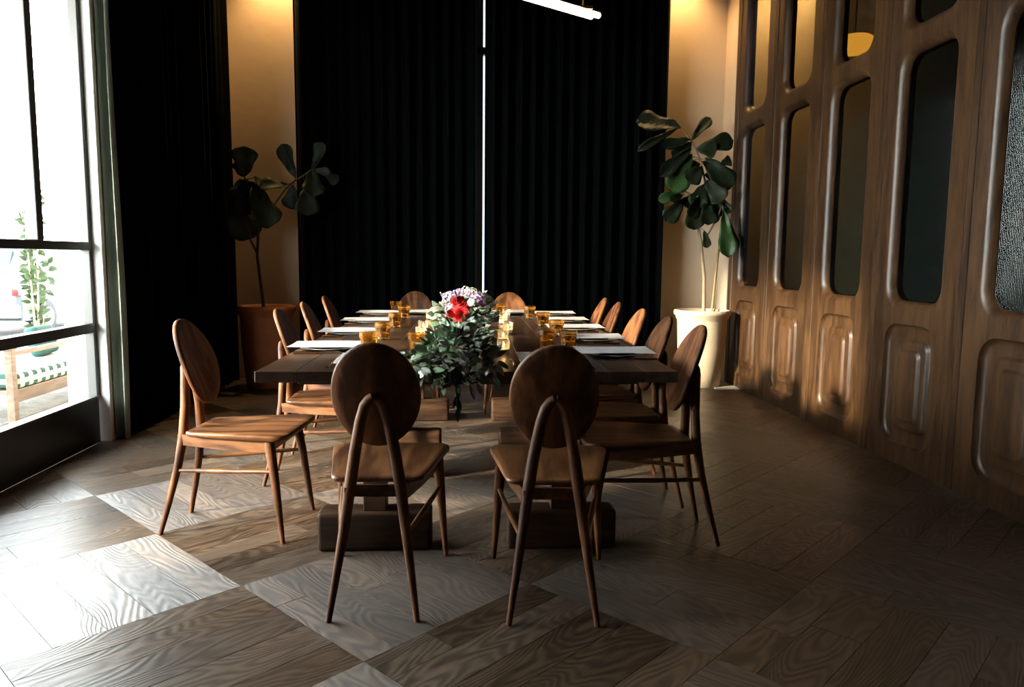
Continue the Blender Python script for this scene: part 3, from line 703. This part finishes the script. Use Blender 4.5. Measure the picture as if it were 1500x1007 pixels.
RL = [[1.955, 6.838, 2.363, 1.559, 6.868, 2.441, 0.178], [1.913, 6.764, 2.349, 1.541, 6.71, 2.144, 0.063], [2.057, 6.847, 2.254, 2.229, 6.858, 2.473, 0.089], [2.036, 6.813, 2.259, 1.787, 6.801, 2.197, 0.089], [2.099, 6.801, 2.177, 2.43, 6.771, 2.259, 0.136], [2.084, 6.785, 2.174, 2.254, 6.723, 2.158, 0.126], [2.049, 6.808, 2.177, 1.766, 6.745, 1.93, 0.115], [2.053, 6.818, 2.127, 1.879, 6.762, 1.796, 0.183], [2.188, 6.836, 2.101, 2.419, 6.792, 1.822, 0.199], [1.979, 6.817, 1.797, 1.77, 6.821, 1.71, 0.084], [2.105, 6.836, 2.038, 2.056, 6.795, 1.868, 0.115], [2.019, 6.84, 2.078, 2.108, 6.835, 1.945, 0.094], [2.152, 6.821, 2.068, 2.253, 6.826, 1.998, 0.063], [2.33, 6.833, 2.052, 2.431, 6.82, 2.083, 0.084], [1.982, 6.778, 1.729, 1.83, 6.752, 1.521, 0.139], [2.079, 6.835, 1.702, 2.109, 6.792, 1.455, 0.15], [2.352, 6.759, 1.624, 2.383, 6.654, 1.211, 0.139], [2.188, 6.791, 1.448, 2.22, 6.77, 1.287, 0.066], [2.401, 6.779, 1.538, 2.452, 6.697, 1.267, 0.085], [2.224, 6.837, 1.803, 2.302, 6.871, 1.552, 0.211], [2.103, 6.811, 1.777, 2.019, 6.819, 1.656, 0.122], [2.323, 6.822, 1.759, 2.401, 6.817, 1.584, 0.126], [2.271, 6.838, 1.782, 2.186, 6.798, 1.58, 0.166], [1.987, 6.801, 1.764, 1.854, 6.721, 1.712, 0.066],
 [2.20, 6.80, 1.90, 2.33, 6.74, 1.70, 0.15], [2.18, 6.82, 1.86, 2.10, 6.76, 1.66, 0.15], [2.15, 6.80, 2.02, 2.02, 6.74, 1.88, 0.14], [2.20, 6.80, 1.72, 2.22, 6.74, 1.50, 0.15],
 [2.18, 6.83, 1.66, 2.34, 6.80, 1.55, 0.13], [2.07, 6.84, 2.24, 1.90, 6.88, 2.10, 0.11], [2.19, 6.86, 1.95, 2.40, 6.90, 1.93, 0.15], [2.13, 6.78, 1.75, 2.04, 6.70, 1.56, 0.13], [2.16, 6.88, 2.05, 2.00, 6.93, 2.02, 0.12]]
pot('plant_pot', 'tall orange terracotta pot in the back left corner', -1.775, 6.85, M_terra, 0.185, 0.262, 0.735)
pot('plant_pot', 'tall cream terracotta pot in the back right corner, sunlit', 2.215, 6.84, M_cream, 0.180, 0.262, 0.715)
fig('dark fiddle-leaf fig with two crowns growing in the orange pot at left', (-1.80, 6.85, 0.705),
    [('trunk', [(-1.799, 6.85, 0.695), (-1.801, 6.85, 0.765), (-1.84, 6.85, 1.172), (-1.829, 6.85, 1.359), (-1.82, 6.85, 1.473)], 0.016, 0.011),
     ('branch', [(-1.84, 6.85, 1.197), (-1.896, 6.85, 1.323), (-1.94, 6.84, 1.627), (-1.921, 6.83, 1.847), (-1.926, 6.82, 1.882)], 0.010, 0.006),
     ('branch', [(-1.82, 6.85, 1.473), (-1.752, 6.85, 1.558), (-1.685, 6.85, 1.624), (-1.58, 6.84, 1.763), (-1.501, 6.83, 1.835), (-1.417, 6.83, 1.884), (-1.344, 6.82, 1.938)], 0.010, 0.006)],
    LL, M_bark2, (), 5)
fig('tall fiddle-leaf fig with large leaves growing in the cream pot at right', (2.233, 6.85, 0.685),
    [('trunk', [(2.233, 6.85, 0.675), (2.223, 6.85, 1.025), (2.183, 6.85, 1.326), (2.149, 6.85, 1.494), (2.184, 6.85, 1.637), (2.2, 6.85, 1.884), (2.148, 6.85, 2.091), (2.067, 6.85, 2.242), (1.961, 6.85, 2.367)], 0.017, 0.006),
     ('branch', [(2.149, 6.85, 1.494), (2.114, 6.84, 1.636), (2.071, 6.83, 1.771), (2.0, 6.82, 1.80)], 0.010, 0.006),
     ('branch', [(2.196, 6.85, 1.326), (2.327, 6.83, 1.577), (2.355, 6.82, 1.683)], 0.010, 0.006)],
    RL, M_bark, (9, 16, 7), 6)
tag(obj('wooden_stake', tube(bmesh.new(), [(2.345, 6.96, 0.679), (2.372, 6.98, 0.98), (2.405, 6.995, 1.32)], 0.0105, 10), wood('pale_stake_wood', (0.30, 0.17, 0.06), (0.42, 0.26, 0.10), 'Z')), 'pale wooden stake leaning in the cream pot behind the fig trunk', 'stake')

# ---------------------------------------------------------------- flowers: bouquet in a low bowl, and the leafy garland
BC = Vector((0.0, 3.50, TZ))
bq = thing('bouquet', 'mixed bouquet of red, lilac and white flowers with greenery on the table', 'flowers', BC)
obj('bowl', lathe(bmesh.new(), [(0, 0), (0.045, 0), (0.05, 0.01), (0.03, 0.03), (0.05, 0.05), (0.085, 0.095), (0.09, 0.10), (0.082, 0.097), (0.0, 0.06)], 28), M_plate, bq)
obj('moss_mound', lathe(bmesh.new(), [(0, 0.065), (0.075, 0.096), (0.085, 0.125), (0.07, 0.165), (0.04, 0.185), (0, 0.19)], 16, flute=0.08, nf=5), M_dk, bq)
def rose_bm(R=1.0, seed=0):
    rnd = random.Random(seed); bm = bmesh.new()
    for layer, (n, rad, hgt, tilt) in enumerate(((3, 0.25, 0.9, 0.15), (4, 0.45, 0.95, 0.35), (5, 0.68, 0.85, 0.6), (6, 0.9, 0.65, 0.95))):
        for k in range(n):
            a = 2*pi*k/n+layer*0.7+rnd.uniform(-0.15, 0.15); rows = []
            for i in range(5):
                t = i/4; row = []
                for j in range(5):
                    v = j/4*2-1; w_ = (0.35+0.65*sin(pi*min(1, t*0.8+0.1)))*1.0
                    rr = rad*(0.25+0.75*sin(t*pi*0.55)) + tilt*0.25*t*t; ang = a+v*w_*(pi/n)*1.25
                    z = hgt*t*(1-0.25*tilt*t) - 0.08*v*v*t
                    row.append(bm.verts.new((rr*cos(ang)*R, rr*sin(ang)*R, z*R-0.3*R)))
                rows.append(row)
            for p, q in zip(rows, rows[1:]):
                for j in range(4): bm.faces.new((p[j], p[j+1], q[j+1], q[j]))
    return bm
def cluster_bm(R=1.0, seed=0, n=34):
    """head of small five-petalled florets"""
    rnd = random.Random(seed); bm = bmesh.new()
    for k in range(n):
        ph = math.acos(1-1.5*(k+0.5)/n); th = k*2.39996
        d = Vector((sin(ph)*cos(th), sin(ph)*sin(th), cos(ph))); c = d*R*rnd.uniform(0.85, 1.1)
        u = d.orthogonal().normalized(); v = d.cross(u); s = R*0.26; a0 = rnd.uniform(0, 2)
        cv = bm.verts.new(c)
        for q in range(5):
            a = a0+q*2*pi/5
            e1 = c+(u*cos(a-0.5)+v*sin(a-0.5))*s*0.8+d*s*0.25; e2 = c+(u*cos(a)+v*sin(a))*s*1.15+d*s*0.35; e3 = c+(u*cos(a+0.5)+v*sin(a+0.5))*s*0.8+d*s*0.25
            bm.faces.new([cv]+[bm.verts.new(p) for p in (e1, e2, e3)])
    return bm
rs_me = obj('rose', rose_bm(1.0, 1), M_red, bq); FL = [('rose', rs_me.data, None)]
cl_l = obj('lilac_bloom', cluster_bm(1.0, 2), M_lilac, bq); cl_w = obj('white_bloom', cluster_bm(1.0, 3, 26), M_wht, bq)
rnd = random.Random(11); usedf = set()
def flower(proto, x, y, z, r, nm):
    o = proto if nm not in usedf else obj(nm, proto.data, None, bq); usedf.add(nm)
    d = Vector((x-BC.x, y-BC.y-0.05, z-0.86)).normalized()
    o.location = Vector((x, y, z))-BC; o.scale = (r, r, r); o.rotation_euler = d.to_track_quat('Z', 'Y').to_euler()
for x, y, z, r in ((-0.027, 3.40, 0.972, 0.030), (0.006, 3.39, 0.955, 0.021), (-0.047, 3.37, 0.916, 0.029), (-0.008, 3.36, 0.918, 0.031), (0.078, 3.45, 0.962, 0.017)): flower(rs_me, x, y, z, r, 'rose')
for x, y, z, r in ((-0.068, 3.44, 0.990, 0.030), (-0.026, 3.47, 1.000, 0.030), (-0.060, 3.41, 0.940, 0.026), (0.055, 3.43, 0.980, 0.034), (0.072, 3.46, 0.985, 0.026), (0.02, 3.55, 1.00, 0.026)): flower(cl_l, x, y, z, r, 'lilac_bloom')
for x, y, z, r in ((0.008, 3.48, 1.018, 0.024), (0.040, 3.50, 1.018, 0.018), (-0.05, 3.55, 0.99, 0.022), (0.03, 3.41, 0.935, 0.014), (-0.085, 3.43, 0.90, 0.016), (0.11, 3.45, 0.90, 0.018)): flower(cl_w, x, y, z, r, 'white_bloom')
LM = {'eu': [leaf_mesh('eucalyptus_leaf', M_eu, 'round', s) for s in range(2)], 'ru': [leaf_mesh('ruscus_leaf', M_ru, 'lance', s) for s in range(2)], 'dk': [leaf_mesh('salal_leaf', M_dk, 'lance', s+4) for s in range(2)], 'eul': [leaf_mesh('long_eucalyptus_leaf', M_eu, 'lance', s) for s in range(2)]}
def add_leaf(root, org, b, d, ln, wd, kind, up=None):
    d = Vector(d).normalized(); b = Vector(b)
    face = up or Vector((rnd.uniform(-0.8, 0.8), rnd.uniform(-1, 0.2), rnd.uniform(0.1, 1)))
    o = obj('leaf', LM[kind][rnd.randrange(2)], None, root)
    o.matrix_local = leaf_matrix(b, b+d*ln, wd, face, rnd.uniform(-0.5, 0.5), org); return o
# bouquet greenery radiating out
for k in range(105):
    th = rnd.uniform(0, 2*pi); el = rnd.uniform(-0.25, 1.1)
    d = Vector((cos(th)*cos(el), sin(th)*cos(el)-0.12, sin(el)))
    rr = rnd.uniform(0.095, 0.150)
    b = Vector((BC.x+d.x*rr, BC.y+d.y*rr, 0.875+d.z*rr*0.85)); kind = rnd.choice(['eu', 'eu', 'ru', 'eul', 'dk', 'dk'] if el > 0.1 else ['eu', 'eul', 'eul', 'ru'])
    if b.z < TZ+0.03: b.z = TZ+0.03
    if el > 0.5 and th > pi and kind in('dk',): kind = 'eu'
    ln = rnd.uniform(0.035, 0.062); add_leaf(bq, BC, b, d+Vector((rnd.uniform(-.5, .5), rnd.uniform(-.5, .5), rnd.uniform(-.4, .3))), ln, ln*rnd.uniform(0.35, 0.8) if kind != 'eu' else ln*0.8, kind)
for k in range(10):
    th = -pi/2+rnd.uniform(-1.2, 1.2); b = Vector((BC.x+0.10*cos(th), BC.y+0.10*sin(th), 0.87+rnd.uniform(-0.02, 0.03)))
    add_leaf(bq, BC, b, (cos(th)*0.6, sin(th), -0.5), rnd.uniform(0.05, 0.07), 0.036, 'dk', Vector((0, -1, 0.6)))
# thin sprigs standing out of the bouquet
for k in range(9):
    th = rnd.uniform(0, 2*pi); d = Vector((cos(th)*0.9, sin(th)*0.6, rnd.uniform(0.3, 1.1))).normalized(); p = Vector((0, 0, 0.12))
    bm = bmesh.new(); tube(bm, [p+d*0.05, p+d*0.12, p+d*rnd.uniform(0.165, 0.19)], [0.0015, 0.0012, 0.0008], 5)
    for q in range(6):
        c = p+d*(0.11+0.013*q); sd_ = Vector((rnd.uniform(-1, 1), rnd.uniform(-1, 1), rnd.uniform(-.3, 1)))*0.010
        bmesh.ops.create_icosphere(bm, subdivisions=1, radius=0.0035, matrix=Matrix.Translation(c+sd_))
    obj('sprig', bm, M_eu if k % 2 else M_wht, bq)

GO = Vector((0.0, 3.2, TZ))
gd = thing('garland', 'leafy eucalyptus garland running down the table and over its near edge', 'garland', GO)
spine = [(0.02, 4.55, 0.785), (-0.01, 4.2, 0.79), (0.02, 3.85, 0.79), (0.0, 3.30, 0.80), (-0.02, 3.0, 0.805), (-0.03, 2.78, 0.80), (-0.03, 2.66, 0.765), (-0.028, 2.64, 0.69), (-0.025, 2.64, 0.62)]
obj('stem', tube(bmesh.new(), [Vector(p)-GO for p in spine], [0.005]*7+[0.004, 0.002], 6), M_ru, gd)
def sp(t):
    t = t*(len(spine)-1); i = min(int(t), len(spine)-2); f = t-i
    return Vector(spine[i])*(1-f)+Vector(spine[i+1])*f
M_bg = leafmat('burgundy_brown_leaf', (0.075, 0.040, 0.026), 0.4, 0.1)
M_pale = leafmat('dusty_pale_leaf', (0.50, 0.54, 0.46), 0.65, 0.2)
LM['bg'] = [leaf_mesh('burgundy_leaf', M_bg, 'lance', s) for s in range(2)]; LM['pale'] = [leaf_mesh('dusty_leaf', M_pale, 'lance', s+2) for s in range(2)]
fills = {k: bmesh.new() for k in LM}
for k in range(900):
    t = (rnd.random()**0.72)*0.72; c = sp(t)
    sidew = rnd.choice((-1, 1)); y = c.y; left = sidew < 0
    wid = 0.165 if left and y < 3.2 else (0.125 if y < 3.4 else 0.10)
    off = min(abs(rnd.gauss(0, 0.5)), 1.08)*wid
    hgt = (0.135 if y < 3.3 else 0.09)*(1-(off/(wid*1.12))**2)
    b = Vector((c.x+sidew*off, max(c.y+rnd.uniform(-0.05, 0.05), 2.70), TZ+0.014+max(0.0, hgt)*rnd.uniform(0.3, 1.0)))
    d = Vector((sidew*rnd.uniform(-0.2, 1.0), rnd.uniform(-1.0, 0.5), rnd.uniform(-0.25, 0.75)))
    if left and y < 3.15: kind = rnd.choice(['ru', 'ru', 'ru', 'eu', 'pale'])
    elif not left and y < 3.1: kind = rnd.choice(['bg', 'bg', 'dk', 'eu', 'pale', 'eul', 'dk'])
    else: kind = rnd.choice(['pale', 'pale', 'eu', 'eul', 'ru', 'dk', 'eul'])
    ln = rnd.uniform(0.028, 0.058)*(1.15 if kind in ('dk', 'bg') else 1.0); wd = ln*(0.75 if kind == 'eu' else rnd.uniform(0.28, 0.46))
    tip = b+d.normalized()*ln
    if tip.z < TZ+0.006: d.z = abs(d.z)*0.4+0.05
    tip = b+d.normalized()*ln
    if any(min((Vector((q[0], q[1]))-b.xy).length, (Vector((q[0], q[1]))-tip.xy).length) < 0.062 for q in GL+VO): continue
    if k < 175: add_leaf(gd, GO, b, d, ln, wd, kind)
    else:
        mx = leaf_matrix(b, b+d.normalized()*ln, wd, Vector((rnd.uniform(-.7, .7), -0.6, 0.8)), rnd.uniform(-.5, .5), GO)
        tm = LM[kind][0].copy(); tm.transform(mx); fills[kind].from_mesh(tm); bpy.data.meshes.remove(tm)
for kk, b_ in fills.items():
    if len(b_.verts): o = obj('leaf_filling', b_, LM[kk][0].materials[0], gd); o['kind'] = 'stuff'
# small pale flower heads tucked into the garland
cw2 = cl_w.data
for x, y, z, r_ in ((-0.055, 2.98, 0.90, 0.013), (0.02, 3.05, 0.91, 0.014), (0.065, 2.95, 0.875, 0.013), (-0.02, 2.86, 0.87, 0.011), (0.05, 2.84, 0.85, 0.012), (0.085, 3.1, 0.87, 0.012)):
    o = obj('pale_bud', cw2, None, gd); o.location = Vector((x, y, z))-GO; o.scale = (r_, r_, r_); o.rotation_euler = (0.9, 0, rnd.uniform(-.5, .5))
# short tail over the near edge
for k in range(115):
    x = rnd.uniform(-0.185, 0.125); zt = TZ+rnd.uniform(-0.045, 0.06)*(1.0 if abs(x+0.03) < 0.11 else 0.5)+0.01
    kind = rnd.choice(['ru', 'ru', 'pale'] if x < -0.05 else ['bg', 'eul', 'dk', 'pale', 'eu', 'bg'])
    ln = rnd.uniform(0.035, 0.060); add_leaf(gd, GO, (x, 2.665+rnd.uniform(-0.01, 0.0)+max(0, zt-TZ)*1.2, zt), (rnd.uniform(-0.9, 0.7), -0.35, rnd.uniform(-0.8, 0.1)), ln, ln*0.42, kind, Vector((rnd.uniform(-.4, .4), -1, 0.3)))
for k, (x, z, dx, ln) in enumerate(((-0.026, 0.735, 0.1, 0.07), (-0.024, 0.69, -0.25, 0.055), (-0.024, 0.675, 0.3, 0.05), (-0.022, 0.645, 0.0, 0.06), (0.02, 0.725, 0.3, 0.06), (0.045, 0.73, 0.5, 0.055))):
    add_leaf(gd, GO, (x, 2.642, z), (dx, -0.1, -1), ln, ln*0.33, 'dk' if k < 4 else 'bg', Vector((rnd.uniform(-.3, .3), -1, 0.2)))
o = add_leaf(gd, GO, (-0.030, 2.640, 0.785), (0.0, -0.12, -1), 0.070, 0.052, 'dk', Vector((0.1, -1, 0.1))); o['label'] = 'big dark oval leaf hanging over the table edge'

# ---------------------------------------------------------------- pendant lamp (two glowing tubes above the table) and pier downlights
pl = thing('pendant_lamp', 'pendant lamp of two glowing tubes with brass bracket at the top edge', 'lamp', (0.45, 3.85, 2.42))
E1, E2 = Vector((0.680, 4.10, 2.448)), Vector((0.722, 4.12, 2.460)); dv = Vector((-0.88, -0.62, 0.0)).normalized(); P0 = Vector((0.45, 3.85, 2.42))
for nm, e in (('lamp_tube', E1), ('lamp_tube', E2)):
    bm = bmesh.new(); a = e-P0
    tube(bm, [a+dv*0.004, a+dv*0.012, a+dv*0.6, a+dv*1.0, a+dv*1.008], [0.008, 0.0155, 0.0155, 0.0155, 0.008], 14); obj(nm, bm, M_tube, pl)
for s_ in (0.10, 0.90):
    a = (E1+E2)/2-P0+dv*s_; bm = bmesh.new()
    box(bm, a.x-0.05, a.x+0.05, a.y-0.008, a.y+0.008, a.z+0.018, a.z+0.034, bev=0.003); obj('bracket', bm, M_brass, pl, smooth=False)
    obj('rod', tube(bmesh.new(), [a+Vector((0, 0, 0.03)), a+Vector((0, 0, ZC-a.z-P0.z))], 0.006, 8), M_brass, pl)
def downlight(x, y, label, en, tgt):
    r = thing('downlight', label, 'lamp', (x, y, ZC-0.16))
    obj('can', lathe(bmesh.new(), [(0.045, 0.0), (0.05, 0.0), (0.05, 0.158), (0.0, 0.158), (0.0, 0.150), (0.045, 0.150), (0.045, 0.0)], 20), M_brass, r)
    l = bpy.data.lights.new('downlight_bulb', 'SPOT'); l.energy = en; l.color = (1.0, 0.60, 0.24); l.spot_size = radians(105); l.spot_blend = 0.9; l.shadow_soft_size = 0.035
    o = bpy.data.objects.new('downlight_bulb', l); COL.objects.link(o); o.parent = r; o.location = (0, 0, 0.01)
    o.rotation_euler = (Vector(tgt)-Vector((x, y, ZC-0.15))).to_track_quat('-Z', 'Y').to_euler()
downlight(-1.72, 7.12, 'brass downlight above the left plaster pier', 115, (-1.72, 7.25, 0))
downlight(2.88, 6.95, 'added brass downlight behind the oak screen, warming its upper panes', 260, (2.95, 7.35, 2.0))  # unseen lamp, added to give the upper panes a lit tan tone
downlight(2.02, 7.12, 'brass downlight above the right plaster pier', 105, (2.02, 7.25, 0))

dl = thing('drum_lamp', 'glowing golden drum lamp behind the upper reeded glass of the oak screen', 'lamp', (2.90, 5.62, 2.72))
obj('shade', lathe(bmesh.new(), [(0.0, 0.0), (0.10, 0.0), (0.125, 0.02), (0.13, 0.10), (0.11, 0.115), (0.0, 0.115)], 28), emit('lamp_shade_glow', (1.0, 0.38, 0.04), 3.6), dl)
obj('rod', tube(bmesh.new(), [(0, 0, 0.114), (0, 0, ZC-2.72)], 0.006, 8), M_brass, dl)

# ---------------------------------------------------------------- outside: pavement, street, bench, column, car, shrub
out = struct('ground_outside')
obj('pavement', B(-6.0, XL-0.10, -4, 16, -0.12, -0.02), mat('pale_concrete', (0.24, 0.235, 0.22), 0.9, bump=0.2, bscale=20, var=0.08), out, smooth=False)
obj('unseen_shade_roof', B(-3.75, XL-0.12, -4, 12, 3.35, 3.5), M_white, out, smooth=False)  # roof out of view, added to shade the bench and cut high sun and sky
obj('road', B(-40, -6.0, -20, 60, -0.45, -0.36), mat('asphalt', (0.10, 0.10, 0.10), 0.9, bump=0.3, bscale=40), out, smooth=False)
obj('gravel_bed', B(-3.75, -3.08, 5.05, 6.7, -0.02, 0.035, bev=0.01), mat('grey_gravel', (0.07, 0.068, 0.06), 0.95, bump=1.0, bscale=90, var=0.5), out, smooth=False)
bench = thing('outdoor_bench', 'wooden outdoor bench with green checked cushion outside the window', 'bench', (-3.30, 5.75, -0.02))
M_bw = wood('teak_bench', (0.05, 0.030, 0.019), (0.10, 0.064, 0.042), 'Y')
for x in (0.25, -0.27):
    for y in (-0.55, 0.75): obj('leg', B(x-0.025, x+0.025, y-0.025, y+0.025, 0, 0.55, bev=0.004), M_bw, bench, smooth=False)
obj('front_board', B(0.235, 0.26, -0.525, 0.725, 0.185, 0.275, bev=0.004), M_bw, bench, smooth=False)
for y in (-0.55, 0.75): obj('arm_rest', B(-0.26, 0.28, y-0.035, y+0.035, 0.55, 0.575, bev=0.004), M_bw, bench, smooth=False)
obj('front_rail', B(0.235, 0.26, -0.525, 0.725, 0.505, 0.54, bev=0.004), M_bw, bench, smooth=False)
obj('seat_deck', B(-0.25, 0.234, -0.525, 0.725, 0.245, 0.27, bev=0.004), M_bw, bench, smooth=False)
def plaid():
    m, n, b = new_mat('green_check_fabric'); L = n.links.new
    t = n.nodes.new('ShaderNodeTexCoord'); sp_ = n.nodes.new('ShaderNodeSeparateXYZ'); L(t.outputs['Object'], sp_.inputs[0])
    outs = []
    for ax, sc in (('Y', 60.0), ('Z', 90.0)):
        a = n.nodes.new('ShaderNodeMath'); a.operation = 'MULTIPLY'; a.inputs[1].default_value = sc; L(sp_.outputs[ax], a.inputs[0])
        s_ = n.nodes.new('ShaderNodeMath'); s_.operation = 'SINE'; L(a.outputs[0], s_.inputs[0])
        g = n.nodes.new('ShaderNodeMath'); g.operation = 'GREATER_THAN'; g.inputs[1].default_value = 0.0; L(s_.outputs[0], g.inputs[0]); outs.append(g)
    ad = n.nodes.new('ShaderNodeMath'); ad.operation = 'ADD'; L(outs[0].outputs[0], ad.inputs[0]); L(outs[1].outputs[0], ad.inputs[1])
    dv_ = n.nodes.new('ShaderNodeMath'); dv_.operation = 'MULTIPLY'; dv_.inputs[1].default_value = 0.5; L(ad.outputs[0], dv_.inputs[0])
    cr = n.nodes.new('ShaderNodeValToRGB'); cr.color_ramp.elements[0].color = (0.45, 0.52, 0.48, 1); cr.color_ramp.elements[1].color = (0.004, 0.040, 0.034, 1)
    L(dv_.outputs[0], cr.inputs[0]); L(cr.outputs[0], b.inputs['Base Color']); b.inputs['Roughness'].default_value = 0.9
    return m
M_plaid = plaid()
tag(obj('seat_cushion', B(-0.24, 0.262, -0.50, 0.70, 0.0, 0.105, bev=0.03, seg=3), M_plaid, loc=(-3.30, 5.75, 0.2555)), 'green and white checked seat cushion on the outdoor bench', 'cushion')
tag(obj('throw_pillow', B(-0.05, 0.06, -0.16, 0.16, 0, 0.24, bev=0.045, seg=3), mat('teal_fabric', (0.006, 0.045, 0.045), 0.9), loc=(-3.40, 6.28, 0.365), rot=(0, -0.25, 0.1)), 'teal throw pillow leaning at the far end of the outdoor bench', 'pillow')
colm = thing('porch_column', 'white square porch column standing outside the window', 'column', (-3.25, 6.75, -0.02))
obj('shaft', B(-0.11, 0.11, -0.13, 0.13, 0.15, 5.0, bev=0.008), M_white, colm, smooth=False)
obj('plinth', B(-0.15, 0.15, -0.17, 0.17, 0, 0.15, bev=0.01), M_white, colm, smooth=False)
# car seen from behind at the kerb
car = thing('car', 'grey sport utility car parked across the street outside the window', 'car', (-8.95, 16.2, -0.36))
M_car = mat('grey_car_paint', (0.035, 0.042, 0.044), 0.35); M_tyre = mat('tyre_rubber', (0.006, 0.006, 0.007), 0.8); M_cg = mat('dark_car_glass', (0.02, 0.03, 0.035), 0.05)
def section(y, half, z0, z1, zr, hr):
    return [(-half, y, z0), (half, y, z0), (half+0.02, y, (z0+z1)/2), (half-0.02, y, z1), (hr, y, zr), (-hr, y, zr), (-half+0.02, y, z1), (-half-0.02, y, (z0+z1)/2)]
obj('body', loft(bmesh.new(), [section(-2.0, 0.78, 0.45, 0.95, 1.05, 0.70), section(-1.95, 0.86, 0.32, 1.0, 1.25, 0.70), section(-1.5, 0.88, 0.30, 1.02, 1.68, 0.62), section(0.2, 0.89, 0.30, 1.02, 1.70, 0.64), section(0.9, 0.89, 0.30, 1.02, 1.10, 0.72), section(1.9, 0.86, 0.32, 0.92, 0.96, 0.70), section(2.15, 0.74, 0.40, 0.78, 0.80, 0.62)]), M_car, car, angle=30)
obj('rear_bumper', B(-0.86, 0.86, -2.14, -1.96, 0.38, 0.62, bev=0.04), mat('pale_bumper', (0.7, 0.7, 0.7), 0.4), car)
for s in (-1, 1):
    obj('tail_lamp', B(s*0.80-0.06, s*0.80+0.06, -2.03, -1.93, 0.78, 1.02, bev=0.02), mat('red_lamp_lens', (0.12, 0.01, 0.01), 0.2) if s < 0 else bpy.data.materials['red_lamp_lens'], car)
    for y in (-1.25, 1.35):
        bm = bmesh.new(); lathe(bm, [(0.0, -0.11), (0.20, -0.11), (0.33, -0.09), (0.35, 0.0), (0.33, 0.09), (0.20, 0.11), (0.0, 0.11)], 28)
        bm.transform(Matrix.Translation((s*0.84, y, 0.35)) @ Matrix.Rotation(pi/2, 4, 'Y')); wh = obj('wheel', bm, M_tyre, car)
        bm = bmesh.new(); lathe(bm, [(0.0, -0.118), (0.19, -0.112), (0.20, 0.0), (0.19, 0.112), (0.0, 0.118)], 20)
        bm.transform(Matrix.Translation((s*0.84, y, 0.35)) @ Matrix.Rotation(pi/2, 4, 'Y')); obj('hub', bm, mat('alloy_hub', (0.7, 0.7, 0.7), 0.3, metal=0.6) if 'alloy_hub' not in bpy.data.materials else bpy.data.materials['alloy_hub'], wh)
    bm = bmesh.new(); loft(bm, [[(s*0.845, -1.35, 1.08), (s*0.845, 0.55, 1.08), (s*0.70, 0.15, 1.58), (s*0.70, -1.30, 1.58)], [(s*0.872, -1.35, 1.08), (s*0.872, 0.55, 1.08), (s*0.715, 0.15, 1.58), (s*0.715, -1.30, 1.58)]])
    obj('side_window', bm, M_cg, car, smooth=False)
obj('rear_window', loft(bmesh.new(), [[(-0.66, -1.93, 1.20), (0.66, -1.93, 1.20), (0.58, -1.60, 1.58), (-0.58, -1.60, 1.58)], [(-0.66, -1.97, 1.21), (0.66, -1.97, 1.21), (0.58, -1.64, 1.60), (-0.58, -1.64, 1.60)]]), M_cg, car, smooth=False)
sh = thing('shrub', 'slender leafy shrub growing on the pavement outside the window', 'shrub', (-4.60, 8.35, -0.02))
rnd = random.Random(4); bm = bmesh.new(); st = bmesh.new()
ml = leaf_mesh('shrub_leaf', leafmat('spring_green', (0.05, 0.085, 0.03), 0.5, 0.3), 'lance', 1)
for k in range(7):
    a = rnd.uniform(0, 2*pi); tp = Vector((0.22*cos(a), 0.28*sin(a), rnd.uniform(1.0, 2.2))); tube(st, [(0, 0, 0), tp*0.5, tp], [0.012, 0.008, 0.003], 6)
    for q in range(38):
        f = rnd.uniform(0.25, 1.0); b = tp*f; d = Vector((rnd.uniform(-1, 1), rnd.uniform(-1, 1), rnd.uniform(-.4, .8))).normalized()
        tm = ml.copy(); tm.transform(leaf_matrix(b, b+d*0.10, 0.05, Vector((1, -1, 0.5)))); bm.from_mesh(tm); bpy.data.meshes.remove(tm)
o = obj('foliage', bm, ml.materials[0], sh); o['kind'] = 'stuff'
obj('stems', st, M_bark, sh)
